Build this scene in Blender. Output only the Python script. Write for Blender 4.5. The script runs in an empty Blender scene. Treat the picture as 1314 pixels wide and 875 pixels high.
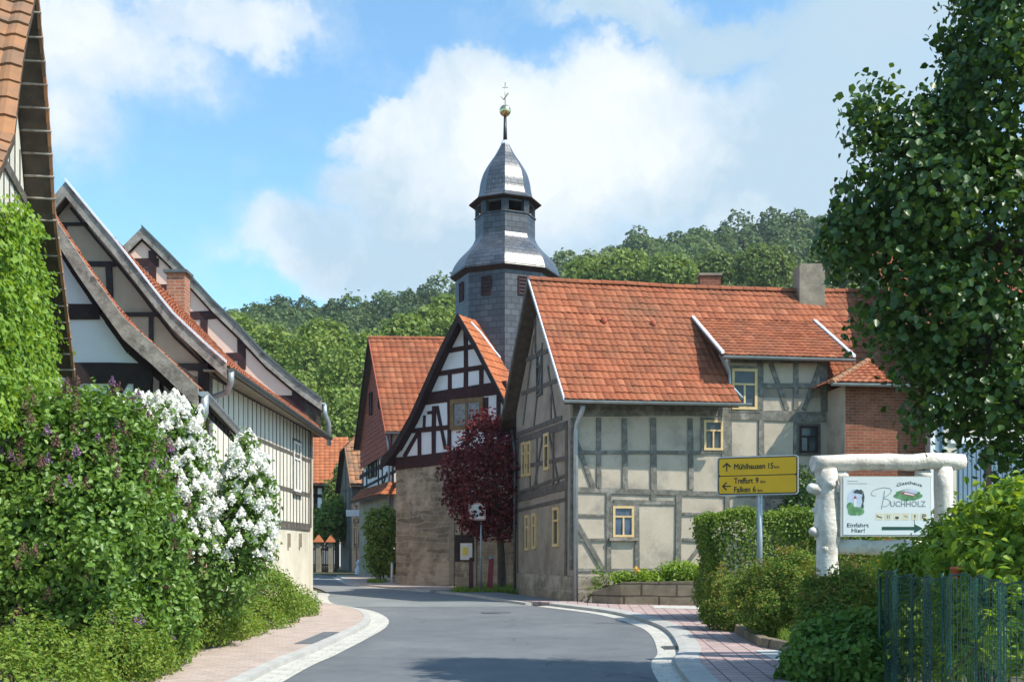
import bpy, bmesh, math, random
import numpy as np
from mathutils import Vector as V

random.seed(7)
RNG = np.random.default_rng(11)
F, CX, HY, EYE, SL = 1400.0, 657.0, 712.0, 1.65, 0.015   # focal length, principal column, horizon row, eye height, street gradient
scn = bpy.context.scene
COL = scn.collection

def gz(x, y): return SL * max(-30.0, min(y, 72.0))
def at(x, y, Y): return V(((x - CX) / F * Y, Y, EYE + (HY - y) * Y / F))
def gat(x, y):
    t = EYE / (SL + (y - HY) / F)
    return V(((x - CX) / F * t, t, SL * t))

# ------------------------------------------------------------------ materials
def newmat(name):
    m = bpy.data.materials.new(name); m.use_nodes = True
    nt = m.node_tree; nt.nodes.clear()
    out = nt.nodes.new('ShaderNodeOutputMaterial')
    b = nt.nodes.new('ShaderNodeBsdfPrincipled')
    nt.links.new(b.outputs[0], out.inputs[0])
    return m, nt, b, out
def node(nt, t, **kw):
    n = nt.nodes.new(t)
    for k, v in kw.items():
        if k in n.inputs: n.inputs[k].default_value = v
        else: setattr(n, k, v)
    return n
def rgba(c): return (c[0], c[1], c[2], 1)
def ramp(nt, src, stops):
    r = nt.nodes.new('ShaderNodeValToRGB')
    while len(r.color_ramp.elements) < len(stops): r.color_ramp.elements.new(0.5)
    for e, (p, c) in zip(r.color_ramp.elements, stops):
        e.position = p; e.color = rgba(c) if len(c) == 3 else c
    nt.links.new(src, r.inputs[0]); return r.outputs[0]
def mixc(nt, f, a, b, mode='MIX'):
    n = nt.nodes.new('ShaderNodeMix'); n.data_type = 'RGBA'; n.blend_type = mode
    for s, i in ((f, 0), (a, 6), (b, 7)):
        if hasattr(s, 'links'): nt.links.new(s, n.inputs[i])
        else: n.inputs[i].default_value = s if i == 0 else rgba(s)
    return n.outputs[2]
def coords(nt, scale=(1, 1, 1), which='Object'):
    tc = nt.nodes.new('ShaderNodeTexCoord'); mp = nt.nodes.new('ShaderNodeMapping')
    mp.inputs['Scale'].default_value = scale
    nt.links.new(tc.outputs[which], mp.inputs[0]); return mp.outputs[0]
def noise(nt, vec, sc, det=4, rough=.6):
    n = node(nt, 'ShaderNodeTexNoise', Scale=sc, Detail=det, Roughness=rough)
    nt.links.new(vec, n.inputs['Vector']); return n.outputs['Fac']
def bump(nt, b, h, strength, dist=.02):
    n = node(nt, 'ShaderNodeBump', Strength=strength, Distance=dist)
    nt.links.new(h, n.inputs['Height']); nt.links.new(n.outputs[0], b.inputs['Normal'])

def M(name, c, c2=None, sc=2.5, rough=.85, bmp=.25, bsc=30, metal=0, stretch=(1, 1, 1), spec=.3, c3=None, sc3=.5, lo=.35, hi=.68):
    m, nt, b, out = newmat(name)
    v = coords(nt, stretch)
    c2 = c2 or tuple(x * .75 for x in c)
    col = ramp(nt, noise(nt, v, sc, 6, .65), [(lo, c2), (hi, c)])
    if c3:
        col = mixc(nt, ramp(nt, noise(nt, v, sc3, 5, .7), [(.5, (0, 0, 0)), (.68, (1, 1, 1))]), col, c3)
    nt.links.new(col, b.inputs['Base Color'])
    b.inputs['Roughness'].default_value = rough; b.inputs['Metallic'].default_value = metal
    b.inputs['Specular IOR Level'].default_value = spec
    if bmp: bump(nt, b, noise(nt, v, bsc, 5, .6), bmp)
    return m

def brickmat(name, c1, c2, mortar, bw=.24, bh=.075, ms=.012, plane='wall', rough=.9, bmp=.6, distort=0, offset=.5, c3=None, rot=0, uv=False, spec=.25, dirt=.5):
    m, nt, b, out = newmat(name)
    tc = nt.nodes.new('ShaderNodeTexCoord')
    base = tc.outputs['UV' if uv else 'Object']
    if plane == 'wall' and not uv:
        sx = nt.nodes.new('ShaderNodeSeparateXYZ'); nt.links.new(base, sx.inputs[0])
        ad = node(nt, 'ShaderNodeMath', operation='ADD'); nt.links.new(sx.outputs[0], ad.inputs[0]); nt.links.new(sx.outputs[1], ad.inputs[1])
        cb = nt.nodes.new('ShaderNodeCombineXYZ'); nt.links.new(ad.outputs[0], cb.inputs[0]); nt.links.new(sx.outputs[2], cb.inputs[1])
        vec = cb.outputs[0]
    else:
        mp = nt.nodes.new('ShaderNodeMapping'); mp.inputs['Rotation'].default_value = (0, 0, rot)
        nt.links.new(base, mp.inputs[0]); vec = mp.outputs[0]
    if distort:
        nn = node(nt, 'ShaderNodeTexNoise', Scale=2.2, Detail=3); nt.links.new(vec, nn.inputs['Vector'])
        sub = node(nt, 'ShaderNodeVectorMath', operation='SUBTRACT'); nt.links.new(nn.outputs['Color'], sub.inputs[0]); sub.inputs[1].default_value = (.5, .5, .5)
        sc_ = node(nt, 'ShaderNodeVectorMath', operation='SCALE'); nt.links.new(sub.outputs[0], sc_.inputs[0]); sc_.inputs['Scale'].default_value = distort
        a2 = node(nt, 'ShaderNodeVectorMath', operation='ADD'); nt.links.new(vec, a2.inputs[0]); nt.links.new(sc_.outputs[0], a2.inputs[1]); vec = a2.outputs[0]
    br = node(nt, 'ShaderNodeTexBrick', Scale=1.0)
    br.offset = offset
    br.inputs['Mortar Size'].default_value = ms; br.inputs['Mortar Smooth'].default_value = .3
    br.inputs['Brick Width'].default_value = bw; br.inputs['Row Height'].default_value = bh; br.inputs['Bias'].default_value = 0
    br.inputs['Color1'].default_value = rgba(c1); br.inputs['Color2'].default_value = rgba(c2); br.inputs['Mortar'].default_value = rgba(mortar)
    nt.links.new(vec, br.inputs['Vector'])
    v = coords(nt)
    n1 = noise(nt, v, 3.0, 6, .7)
    col = mixc(nt, dirt, br.outputs['Color'], ramp(nt, n1, [(.3, (.45, .45, .45)), (.7, (1.15, 1.15, 1.15))]), 'MULTIPLY')
    if c3: col = mixc(nt, ramp(nt, noise(nt, v, .8, 5, .7), [(.5, (0, 0, 0)), (.62, (1, 1, 1))]), col, c3)
    nt.links.new(col, b.inputs['Base Color'])
    b.inputs['Roughness'].default_value = rough; b.inputs['Specular IOR Level'].default_value = spec
    inv = node(nt, 'ShaderNodeMath', operation='SUBTRACT'); inv.inputs[0].default_value = 1; nt.links.new(br.outputs['Fac'], inv.inputs[1])
    ad2 = node(nt, 'ShaderNodeMath', operation='MULTIPLY_ADD'); nt.links.new(noise(nt, v, 40, 4), ad2.inputs[0]); ad2.inputs[1].default_value = .35; nt.links.new(inv.outputs[0], ad2.inputs[2])
    bump(nt, b, ad2.outputs[0], bmp, .015)
    return m

def islandmat(name, stops, rough=.7, spec=.3, trans=0, stain=None, bmp=0, tint=None, tvary=None):
    """colour varies from one loose piece (tile, leaf) to the next"""
    m, nt, b, out = newmat(name)
    g = nt.nodes.new('ShaderNodeNewGeometry')
    col = ramp(nt, g.outputs['Random Per Island'], stops)
    if tint:
        a = nt.nodes.new('ShaderNodeAttribute'); a.attribute_name = 'tint'
        col = mixc(nt, .75, col, ramp(nt, a.outputs['Fac'], tint))
    v = coords(nt)
    if stain:
        col = mixc(nt, ramp(nt, noise(nt, v, stain[1], 6, .7), [(.42, (0, 0, 0)), (.72, (stain[2],) * 3)]), col, stain[0])
    nt.links.new(col, b.inputs['Base Color'])
    b.inputs['Roughness'].default_value = rough; b.inputs['Specular IOR Level'].default_value = spec
    if bmp: bump(nt, b, noise(nt, v, 60, 4), bmp, .01)
    if trans:
        tr = nt.nodes.new('ShaderNodeBsdfTranslucent')
        hs = node(nt, 'ShaderNodeHueSaturation', Hue=.485, Saturation=1.1, Value=1.5); nt.links.new(col, hs.inputs['Color']); nt.links.new(hs.outputs[0], tr.inputs['Color'])
        mx = nt.nodes.new('ShaderNodeMixShader'); mx.inputs[0].default_value = trans
        nt.links.new(b.outputs[0], mx.inputs[1]); nt.links.new(tr.outputs[0], mx.inputs[2]); nt.links.new(mx.outputs[0], out.inputs[0])
    return m

def plain(name, c, rough=.5, metal=0, spec=.4):
    return M(name, c, tuple(x * .88 for x in c), sc=6, rough=rough, bmp=.05, metal=metal, spec=spec)

def glassmat(name, c=(.03, .035, .04)):
    m, nt, b, out = newmat(name)
    nt.links.new(ramp(nt, noise(nt, coords(nt), 2.5, 3), [(.35, c), (.7, tuple(x * 2.2 for x in c))]), b.inputs['Base Color'])
    b.inputs['Roughness'].default_value = .12; b.inputs['Specular IOR Level'].default_value = .35
    return m

def leafmat(name, a, b_, c, trans=.35, rough=.5, spec=.3):
    if 'copper' not in name: a, b_, c = [(q[0] * 1.3, q[1] * 1.12, q[2] * .9) for q in (a, b_, c)]
    return islandmat(name, [(0, a), (.5, b_), (1, c)], rough, spec, trans)

MT = {}
MT['plaster_grey'] = M('grey_beige_plaster', (.52, .44, .345), (.42, .355, .275), sc=1.6, bmp=.3, c3=(.27, .245, .2), sc3=.9)
MT['plaster_gable'] = M('darker_gable_plaster', (.36, .31, .245), (.26, .22, .175), sc=1.4, bmp=.3, c3=(.2, .17, .13), sc3=.8)
MT['plaster_brown'] = M('brown_grey_plaster', (.43, .305, .215), (.34, .24, .17), sc=1.5, bmp=.25)
MT['plaster_white'] = M('white_limewash', (.80, .81, .80), (.72, .73, .73), sc=1.2, bmp=.15)
MT['plaster_pink'] = M('pink_plaster', (.86, .57, .455), (.79, .52, .415), sc=1.2, bmp=.12)
MT['plaster_cream'] = M('cream_plaster', (.66, .61, .50), (.56, .51, .41), sc=1.1, bmp=.2, c3=(.46, .42, .34), sc3=.6)
MT['plaster_old'] = M('old_lime_render', (.42, .36, .27), (.30, .25, .18), sc=1.2, bmp=.4)
MT['boards'] = M('whitewashed_boards', (.76, .72, .63), (.58, .54, .46), sc=3, bmp=.3, stretch=(3, 3, .4))
MT['oldboards'] = M('grey_old_boards', (.20, .17, .14), (.11, .095, .08), sc=3, bmp=.35, stretch=(3, 3, .4))
MT['wood_green'] = M('grey_green_timber', (.20, .19, .16), (.10, .097, .082), sc=7, bmp=.5, c3=(.30, .28, .245), sc3=3)
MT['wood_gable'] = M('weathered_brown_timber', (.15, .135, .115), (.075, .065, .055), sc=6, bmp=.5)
MT['wood_dark'] = M('dark_timber', (.045, .03, .028), (.025, .018, .017), sc=6, bmp=.4)
MT['wood_red'] = M('oxblood_timber', (.062, .024, .024), (.035, .016, .017), sc=6, bmp=.3)
MT['wood_silver'] = M('silver_weathered_board', (.40, .355, .31), (.2, .17, .145), sc=5, bmp=.5, stretch=(1, 1, 1), c3=(.12, .1, .085), sc3=4)
MT['soffit'] = M('dark_soffit_wood', (.10, .075, .055), (.055, .04, .03), sc=5, bmp=.4)
MT['soffit_light'] = M('light_soffit_wood', (.34, .29, .22), (.24, .2, .15), sc=5, bmp=.4)
MT['window_wood'] = M('varnished_yellow_wood', (.70, .52, .27), (.58, .40, .18), sc=6, rough=.5, bmp=.2)
MT['window_old'] = M('brown_window_wood', (.26, .17, .075), (.15, .1, .05), sc=5, bmp=.3)
MT['white_paint'] = plain('white_paint', (.8, .8, .78))
MT['glass'] = glassmat('dark_window_glass')
MT['glass_blue'] = glassmat('blue_window_glass', (.05, .07, .11))
MT['curtain'] = M('grey_lead_glass', (.30, .31, .30), (.14, .15, .15), sc=9, rough=.3, bmp=.1)
MT['zinc'] = M('zinc_gutter', (.46, .49, .51), (.33, .36, .38), sc=4, rough=.45, bmp=.05, metal=.55)
MT['zinc_dark'] = M('dull_zinc', (.15, .165, .165), (.09, .10, .10), sc=4, rough=.55, bmp=.05, metal=.3)
MT['flashing'] = M('pale_flashing', (.72, .74, .78), (.58, .6, .64), sc=4, rough=.5, bmp=.05)
MT['tile_red'] = islandmat('red_clay_tile', [(0, (.19, .062, .036)), (.06, (.26, .082, .042)), (.5, (.31, .10, .05)), (.9, (.355, .122, .062)), (1, (.40, .15, .08))], .85, .12, stain=((.17, .085, .05), .8, .75), bmp=.15)
MT['tile_orange'] = islandmat('orange_clay_tile', [(0, (.37, .115, .048)), (.5, (.43, .145, .062)), (1, (.31, .095, .044))], .85, .12, stain=((.24, .12, .07), 1.2, .45), bmp=.15)
MT['tile_brown'] = islandmat('old_brown_clay_tile', [(0, (.20, .115, .07)), (.35, (.36, .17, .08)), (.7, (.25, .14, .085)), (1, (.42, .19, .09))], .85, .2, stain=((.12, .10, .075), 2.5, .8), bmp=.3)
MT['tile_hung'] = islandmat('hung_clay_tile', [(0, (.29, .07, .04)), (.5, (.35, .09, .05)), (1, (.25, .06, .035))], .75, .25, bmp=.15)
MT['brick'] = brickmat('red_brick', (.31, .095, .05), (.22, .065, .036), (.24, .16, .11), dirt=.6)
MT['brick_orange'] = brickmat('orange_chimney_brick', (.44, .17, .09), (.36, .12, .065), (.4, .32, .25), bw=.24, bh=.08)
MT['stone'] = brickmat('sandstone_rubble', (.37, .305, .21), (.20, .165, .115), (.37, .325, .255), bw=.4, bh=.17, ms=.022, distort=.4, c3=(.46, .39, .28), bmp=.8, dirt=.8)
MT['stone_block'] = brickmat('hewn_stone_block', (.27, .225, .155), (.19, .155, .11), (.1, .085, .06), bw=.6, bh=.28, ms=.02, distort=.06, bmp=.8, dirt=.9)
MT['plinth'] = brickmat('worn_stone_plinth', (.32, .275, .21), (.23, .195, .15), (.36, .315, .25), bw=.75, bh=.34, ms=.03, distort=.3, c3=(.42, .37, .29), bmp=.8, dirt=.9)
MT['stone_trim'] = M('stone_surround', (.33, .29, .22), (.23, .2, .15), sc=4, bmp=.5)
MT['slate'] = brickmat('blue_grey_slate', (.036, .042, .054), (.07, .079, .096), (.018, .02, .026), bw=.3, bh=.2, ms=.013, uv=True, rough=.5, bmp=.9, spec=.6, dirt=.3)
MT['slate_roof'] = brickmat('sheen_slate', (.042, .049, .062), (.084, .094, .114), (.016, .018, .024), bw=.26, bh=.17, ms=.013, uv=True, rough=.37, bmp=.8, spec=.85, dirt=.3)
MT['asphalt'] = M('street_asphalt', (.15, .16, .17), (.118, .127, .137), sc=1.7, rough=.8, bmp=.5, bsc=110, c3=(.175, .185, .192), sc3=.4)
MT['asphalt_old'] = M('pale_worn_asphalt', (.22, .235, .235), (.17, .185, .19), sc=1.0, rough=.85, bmp=.3, bsc=120)
MT['gutter_stone'] = brickmat('pale_gutter_stone', (.54, .525, .47), (.47, .455, .41), (.33, .32, .29), bw=.3, bh=.2, ms=.008, plane='flat', bmp=.3, dirt=.35)
MT['kerb_stone'] = M('concrete_kerb', (.44, .43, .40), (.35, .34, .32), sc=3, bmp=.3)
MT['paver_left'] = brickmat('pale_pink_paver', (.50, .40, .345), (.45, .35, .30), (.36, .29, .25), bw=.2, bh=.1, ms=.008, plane='flat', bmp=.3, rot=.1, dirt=.4)
MT['paver_right'] = brickmat('rose_paver', (.47, .35, .33), (.42, .31, .29), (.16, .12, .12), bw=.24, bh=.24, ms=.012, plane='flat', bmp=.4, rot=.06, dirt=.5, offset=.0)
MT['slab'] = M('concrete_slab', (.52, .51, .47), (.42, .41, .38), sc=2, bmp=.3)
MT['soil'] = M('soil_and_grass', (.10, .11, .045), (.06, .05, .03), sc=1.5, bmp=.6, bsc=14)
MT['hillsoil'] = M('forest_floor', (.045, .07, .025), (.03, .045, .018), sc=.2, bmp=.3, bsc=3)
MT['bark'] = M('bark', (.13, .1, .075), (.06, .047, .035), sc=8, bmp=.8, stretch=(4, 4, .8))
MT['log'] = M('peeled_pale_log', (.82, .79, .74), (.70, .65, .59), sc=5, rough=.75, bmp=.7, bsc=22, c3=(.42, .37, .32), sc3=2.2)
MT['gold'] = M('gilded_metal', (.75, .62, .36), (.6, .48, .26), sc=8, rough=.25, bmp=.03, metal=1)
MT['yellow_sign'] = M('yellow_sign_face', (.62, .38, .012), (.58, .35, .012), sc=3, rough=.4, bmp=.02)
MT['black'] = plain('black_print', (.015, .015, .015))
MT['sign_white'] = M('white_sign_face', (.74, .82, .85), (.70, .78, .82), sc=2, rough=.3, bmp=.02)
MT['sign_grey'] = plain('grey_sign_edge', (.52, .52, .5))
MT['print_dark'] = plain('slate_print', (.06, .09, .10))
MT['print_green'] = plain('green_print', (.02, .09, .07))
MT['print_grey'] = plain('grey_print', (.22, .27, .31))
MT['print_leaf'] = M('printed_meadow', (.22, .42, .22), (.06, .2, .09), sc=14, rough=.4, bmp=0)
MT['print_sky'] = M('printed_sky', (.6, .7, .85), (.45, .58, .78), sc=9, rough=.4, bmp=0)
MT['print_red'] = plain('printed_red_roof', (.4, .08, .12))
MT['print_cream'] = plain('printed_cream_icon', (.76, .74, .58))
MT['pole'] = M('galvanised_pole', (.34, .39, .40), (.26, .3, .31), sc=5, rough=.45, bmp=.05, metal=.5)
MT['post_red'] = M('red_painted_post', (.28, .035, .05), (.18, .02, .03), sc=5, rough=.5, bmp=.15)
MT['post_dark'] = M('dark_red_post', (.09, .02, .025), (.05, .012, .016), sc=5, rough=.5, bmp=.15)
MT['red_border'] = plain('red_dots', (.5, .03, .06))
MT['paper'] = plain('paper_notice', (.7, .74, .7))
MT['paper_yellow'] = plain('yellow_notice', (.75, .62, .1))
MT['wire'] = M('green_coated_wire', (.025, .10, .082), (.014, .06, .052), sc=6, rough=.4, bmp=0)
MT['fence_wood'] = M('brown_fence_wood', (.20, .13, .09), (.12, .08, .06), sc=4, bmp=.4, stretch=(3, 3, .5))
MT['garage'] = M('blue_grey_door', (.19, .27, .34), (.15, .22, .29), sc=3, rough=.5, bmp=.1)
MT['concrete'] = M('grey_chimney_render', (.34, .285, .215), (.2, .17, .13), sc=3, bmp=.5)
MT['pot'] = plain('terracotta', (.5, .11, .05), rough=.7)

MT['lf_linden'] = leafmat('linden_leaf', (.02, .058, .011), (.034, .09, .017), (.066, .14, .028), .28, .4, .45)
MT['lf_lilac'] = leafmat('lilac_leaf', (.065, .15, .028), (.095, .205, .04), (.14, .26, .055), .32, .42, .45)
MT['lf_white'] = leafmat('pale_lilac_leaf', (.06, .135, .032), (.09, .19, .045), (.13, .23, .06), .32)
MT['lf_spirea'] = leafmat('spirea_leaf', (.075, .16, .028), (.115, .215, .038), (.19, .26, .06), .35, .6, .25)
MT['lf_rust'] = leafmat('rust_tipped_leaf', (.06, .14, .024), (.10, .20, .036), (.17, .19, .055), .3, .6, .25)
MT['lf_tip'] = leafmat('rusty_shoot', (.13, .2, .04), (.16, .2, .045), (.22, .16, .065), .3, .6, .2)
MT['lf_hedge'] = leafmat('hedge_leaf', (.075, .15, .028), (.115, .215, .038), (.17, .27, .055), .3)
MT['lf_bright'] = leafmat('bright_leaf', (.09, .19, .03), (.15, .28, .045), (.22, .34, .06), .38)
MT['lf_ivy'] = leafmat('creeper_leaf', (.09, .2, .035), (.14, .28, .05), (.20, .34, .07), .35)
MT['lf_ground'] = leafmat('ground_cover_leaf', (.05, .135, .025), (.08, .19, .035), (.12, .24, .05), .3)
MT['lf_copper'] = leafmat('copper_leaf', (.075, .012, .015), (.13, .023, .025), (.22, .046, .042), .25, .6, .2)
MT['bl_white'] = islandmat('white_blossom', [(0, (.82, .81, .77)), (.5, (.88, .88, .85)), (1, (.76, .73, .68))], .7, .2, .3)
MT['bl_purple'] = islandmat('purple_blossom', [(0, (.20, .10, .19)), (.5, (.28, .15, .27)), (1, (.36, .22, .36))], .7, .2, .25)
MT['bl_faded'] = islandmat('faded_blossom', [(0, (.12, .06, .05)), (.5, (.18, .09, .09)), (1, (.16, .1, .06))], .8, .2, .1)
MT['bl_yellow'] = islandmat('yellow_bloom', [(0, (.8, .5, .08)), (1, (.85, .62, .2))], .7, .2, .2)
MT['lf_wood'] = islandmat('woodland_leaf', [(0, (.05, .09, .025)), (.5, (.075, .125, .035)), (1, (.11, .165, .045))], .6, .2, .25,
                          tint=[(0, (.075, .115, .05)), (.4, (.11, .165, .06)), (.75, (.165, .225, .075)), (1, (.22, .27, .095))])
MT['lf_tree'] = leafmat('bright_tree_leaf', (.085, .15, .035), (.125, .21, .05), (.18, .27, .07), .3, .55, .25)
MT['lf_tree2'] = leafmat('mid_tree_leaf', (.06, .11, .03), (.09, .155, .042), (.13, .2, .055), .3, .55, .25)
MT['grass'] = leafmat('grass_blade', (.09, .17, .03), (.13, .24, .04), (.18, .28, .06), .3)

# fine cracks and darker repair bands in the street surface
nt_ = MT['asphalt'].node_tree; b_ = [n for n in nt_.nodes if n.type == 'BSDF_PRINCIPLED'][0]; src = b_.inputs['Base Color'].links[0].from_socket
v_ = coords(nt_); wob = node(nt_, 'ShaderNodeTexNoise', Scale=1.3, Detail=6); nt_.links.new(v_, wob.inputs['Vector'])
ad_ = node(nt_, 'ShaderNodeVectorMath', operation='ADD'); nt_.links.new(v_, ad_.inputs[0]); nt_.links.new(wob.outputs['Color'], ad_.inputs[1])
vo = node(nt_, 'ShaderNodeTexVoronoi', Scale=.33); vo.feature = 'DISTANCE_TO_EDGE'; nt_.links.new(ad_.outputs[0], vo.inputs['Vector'])
cr = ramp(nt_, vo.outputs['Distance'], [(.0, (.55, .55, .55)), (.008, (1, 1, 1))])
mk = ramp(nt_, noise(nt_, v_, .22, 3), [(.48, (0, 0, 0)), (.56, (1, 1, 1))])
sp_ = ramp(nt_, noise(nt_, v_, 90, 2), [(.3, (.8, .8, .8)), (.7, (1.2, 1.2, 1.2))])
c1 = mixc(nt_, mk, src, mixc(nt_, 1.0, src, cr, 'MULTIPLY')); nt_.links.new(mixc(nt_, 1.0, c1, sp_, 'MULTIPLY'), b_.inputs['Base Color'])
# ------------------------------------------------------------------ objects
def tag(o, label=None, cat=None, group=None, kind=None):
    for k, v in (('label', label), ('category', cat), ('group', group), ('kind', kind)):
        if v: o[k] = v
    return o
def thing(name, label, cat, loc, group=None):
    o = bpy.data.objects.new(name, None); COL.objects.link(o)
    o.location = loc; o.empty_display_size = .2
    return tag(o, label, cat, group)
def worldloc(o):
    p = V((0, 0, 0))
    while o: p += V(o.location); o = o.parent
    return p
def link(name, me, mat, parent=None, loc=None):
    o = bpy.data.objects.new(name, me); COL.objects.link(o)
    me.materials.append(mat)
    if parent: o.parent = parent
    elif loc is not None: o.location = loc
    return o

class MB:
    def __init__(s): s.v = []; s.f = []; s.uv = None; s.smooth = []
    def add(s, vs, fs, smooth=False):
        b = len(s.v); s.v += [tuple(p) for p in vs]
        s.f += [tuple(i + b for i in f) for f in fs]; s.smooth += [smooth] * len(fs); return s
    def hexa(s, p):                       # 8 corners: bottom ring 0-3, top ring 4-7
        return s.add(p, [(3, 2, 1, 0), (4, 5, 6, 7), (0, 1, 5, 4), (1, 2, 6, 5), (2, 3, 7, 6), (3, 0, 4, 7)])
    def box(s, o, ax, ay, az):
        o, ax, ay, az = V(o), V(ax), V(ay), V(az)
        return s.hexa([o, o + ax, o + ax + ay, o + ay, o + az, o + ax + az, o + ax + ay + az, o + ay + az])
    def cbox(s, c, dx, dy, dz): return s.box((c[0] - dx / 2, c[1] - dy / 2, c[2]), (dx, 0, 0), (0, dy, 0), (0, 0, dz))
    def poly(s, pts): return s.add(pts, [tuple(range(len(pts)))])
    def prism(s, pts, ext):               # closed polygon extruded by vector
        n = len(pts); ext = V(ext)
        return s.add([V(p) for p in pts] + [V(p) + ext for p in pts],
                     [tuple(range(n)), tuple(range(2 * n - 1, n - 1, -1))] + [(i, i + n, (i + 1) % n + n, (i + 1) % n) for i in range(n)])
    def tube(s, path, r, n=10, cap=True, lump=0):
        path = [V(p) for p in path]; k = len(path)
        rs = r if isinstance(r, (list, tuple)) else [r] * k
        vs = []; up = None
        for i, p in enumerate(path):
            d = (path[min(i + 1, k - 1)] - path[max(i - 1, 0)]).normalized()
            if up is None: up = d.orthogonal().normalized()
            up = (up - d * up.dot(d)).normalized(); w = d.cross(up)
            for j in range(n):
                a = 2 * math.pi * j / n; rr = rs[i] * (1 + (random.uniform(-lump, lump) if lump else 0))
                vs.append(p + (up * math.cos(a) + w * math.sin(a)) * rr)
        fs = [(i * n + j, i * n + (j + 1) % n, (i + 1) * n + (j + 1) % n, (i + 1) * n + j) for i in range(k - 1) for j in range(n)]
        s.add(vs, fs, True)
        if cap:
            b = len(s.v) - len(vs)
            s.f += [tuple(b + j for j in range(n - 1, -1, -1)), tuple(b + (k - 1) * n + j for j in range(n))]; s.smooth += [False, False]
        return s
    def lathe(s, c, prof, n=24, smooth=True):
        vs = [(c[0] + r * math.cos(2 * math.pi * j / n), c[1] + r * math.sin(2 * math.pi * j / n), c[2] + z) for r, z in prof for j in range(n)]
        return s.add(vs, [(i * n + j, i * n + (j + 1) % n, (i + 1) * n + (j + 1) % n, (i + 1) * n + j) for i in range(len(prof) - 1) for j in range(n)], smooth)
    def build(s, name, mat, parent=None, loc=None):
        off = worldloc(parent) if parent else (V(loc) if loc is not None else V((0, 0, 0)))
        me = bpy.data.meshes.new(name)
        me.from_pydata([(p[0] - off.x, p[1] - off.y, p[2] - off.z) for p in s.v], [], s.f)
        if s.uv is not None:
            ul = me.uv_layers.new(name='UVMap')
            k = 0
            for f in s.uv:
                for u in f: ul.data[k].uv = u; k += 1
        me.polygons.foreach_set('use_smooth', s.smooth)
        me.update()
        return link(name, me, mat, parent, loc)

class Face:
    """a vertical wall plane running from P0 to P1, outside on the right-hand side"""
    def __init__(s, P0, P1):
        s.o = V((P0[0], P0[1])); d = V((P1[0], P1[1])) - s.o
        s.L = d.length; s.e = d.normalized(); s.n = V((s.e.y, -s.e.x))
    def pt(s, a, z, d=0):
        p = s.o + s.e * a + s.n * d; return V((p.x, p.y, z))
    def px(s, x, y, d=0):
        o = s.o + s.n * d; k = (x - CX) / F
        a = (k * o.y - o.x) / (s.e.x - k * s.e.y)
        return a, EYE + (HY - y) * (o.y + s.e.y * a) / F
    def ppx(s, x, y, d=0):
        a, z = s.px(x, y, d); return s.pt(a, z, d)
    def beam(s, mb, a0, z0, a1, z1, w, proud=.03, back=.03):
        t = V((a1 - a0, z1 - z0)); 
        if t.length < 1e-4: return
        m = V((-t.y, t.x)).normalized() * w / 2
        k = max(1, min(9, int(t.length / .55))); j = .13 if w < .3 else .06; rows = []
        for i in range(k + 1):                # hewn edges: width and line wander a little
            f = i / k; c = V((a0, z0)) + t * f; p, q = m * random.uniform(1 - j, 1 + j), m * random.uniform(1 - j, 1 + j)
            rows.append([s.pt(c.x - p.x, c.y - p.y, -back), s.pt(c.x + q.x, c.y + q.y, -back), s.pt(c.x + q.x * .93, c.y + q.y * .93, proud), s.pt(c.x - p.x * .93, c.y - p.y * .93, proud)])
        vs = [p for r in rows for p in r]; fs = [(0, 1, 2, 3), (4 * k + 3, 4 * k + 2, 4 * k + 1, 4 * k)]
        for i in range(k):
            for q in range(4): fs.append((4 * i + q, 4 * i + 4 + q, 4 * i + 4 + (q + 1) % 4, 4 * i + (q + 1) % 4))
        mb.add(vs, fs)
    def bpx(s, mb, lst, proud=.032):
        for i, (x0, y0, x1, y1, w) in enumerate(lst):
            a0, z0 = s.px(x0, y0); a1, z1 = s.px(x1, y1)
            s.beam(mb, a0, z0, a1, z1, w, proud + .0017 * (i % 6))
    def rect(s, mb, a0, z0, a1, z1, d0, d1):
        mb.hexa([s.pt(a0, z0, d0), s.pt(a1, z0, d0), s.pt(a1, z0, d1), s.pt(a0, z0, d1), s.pt(a0, z1, d0), s.pt(a1, z1, d0), s.pt(a1, z1, d1), s.pt(a0, z1, d1)])

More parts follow.
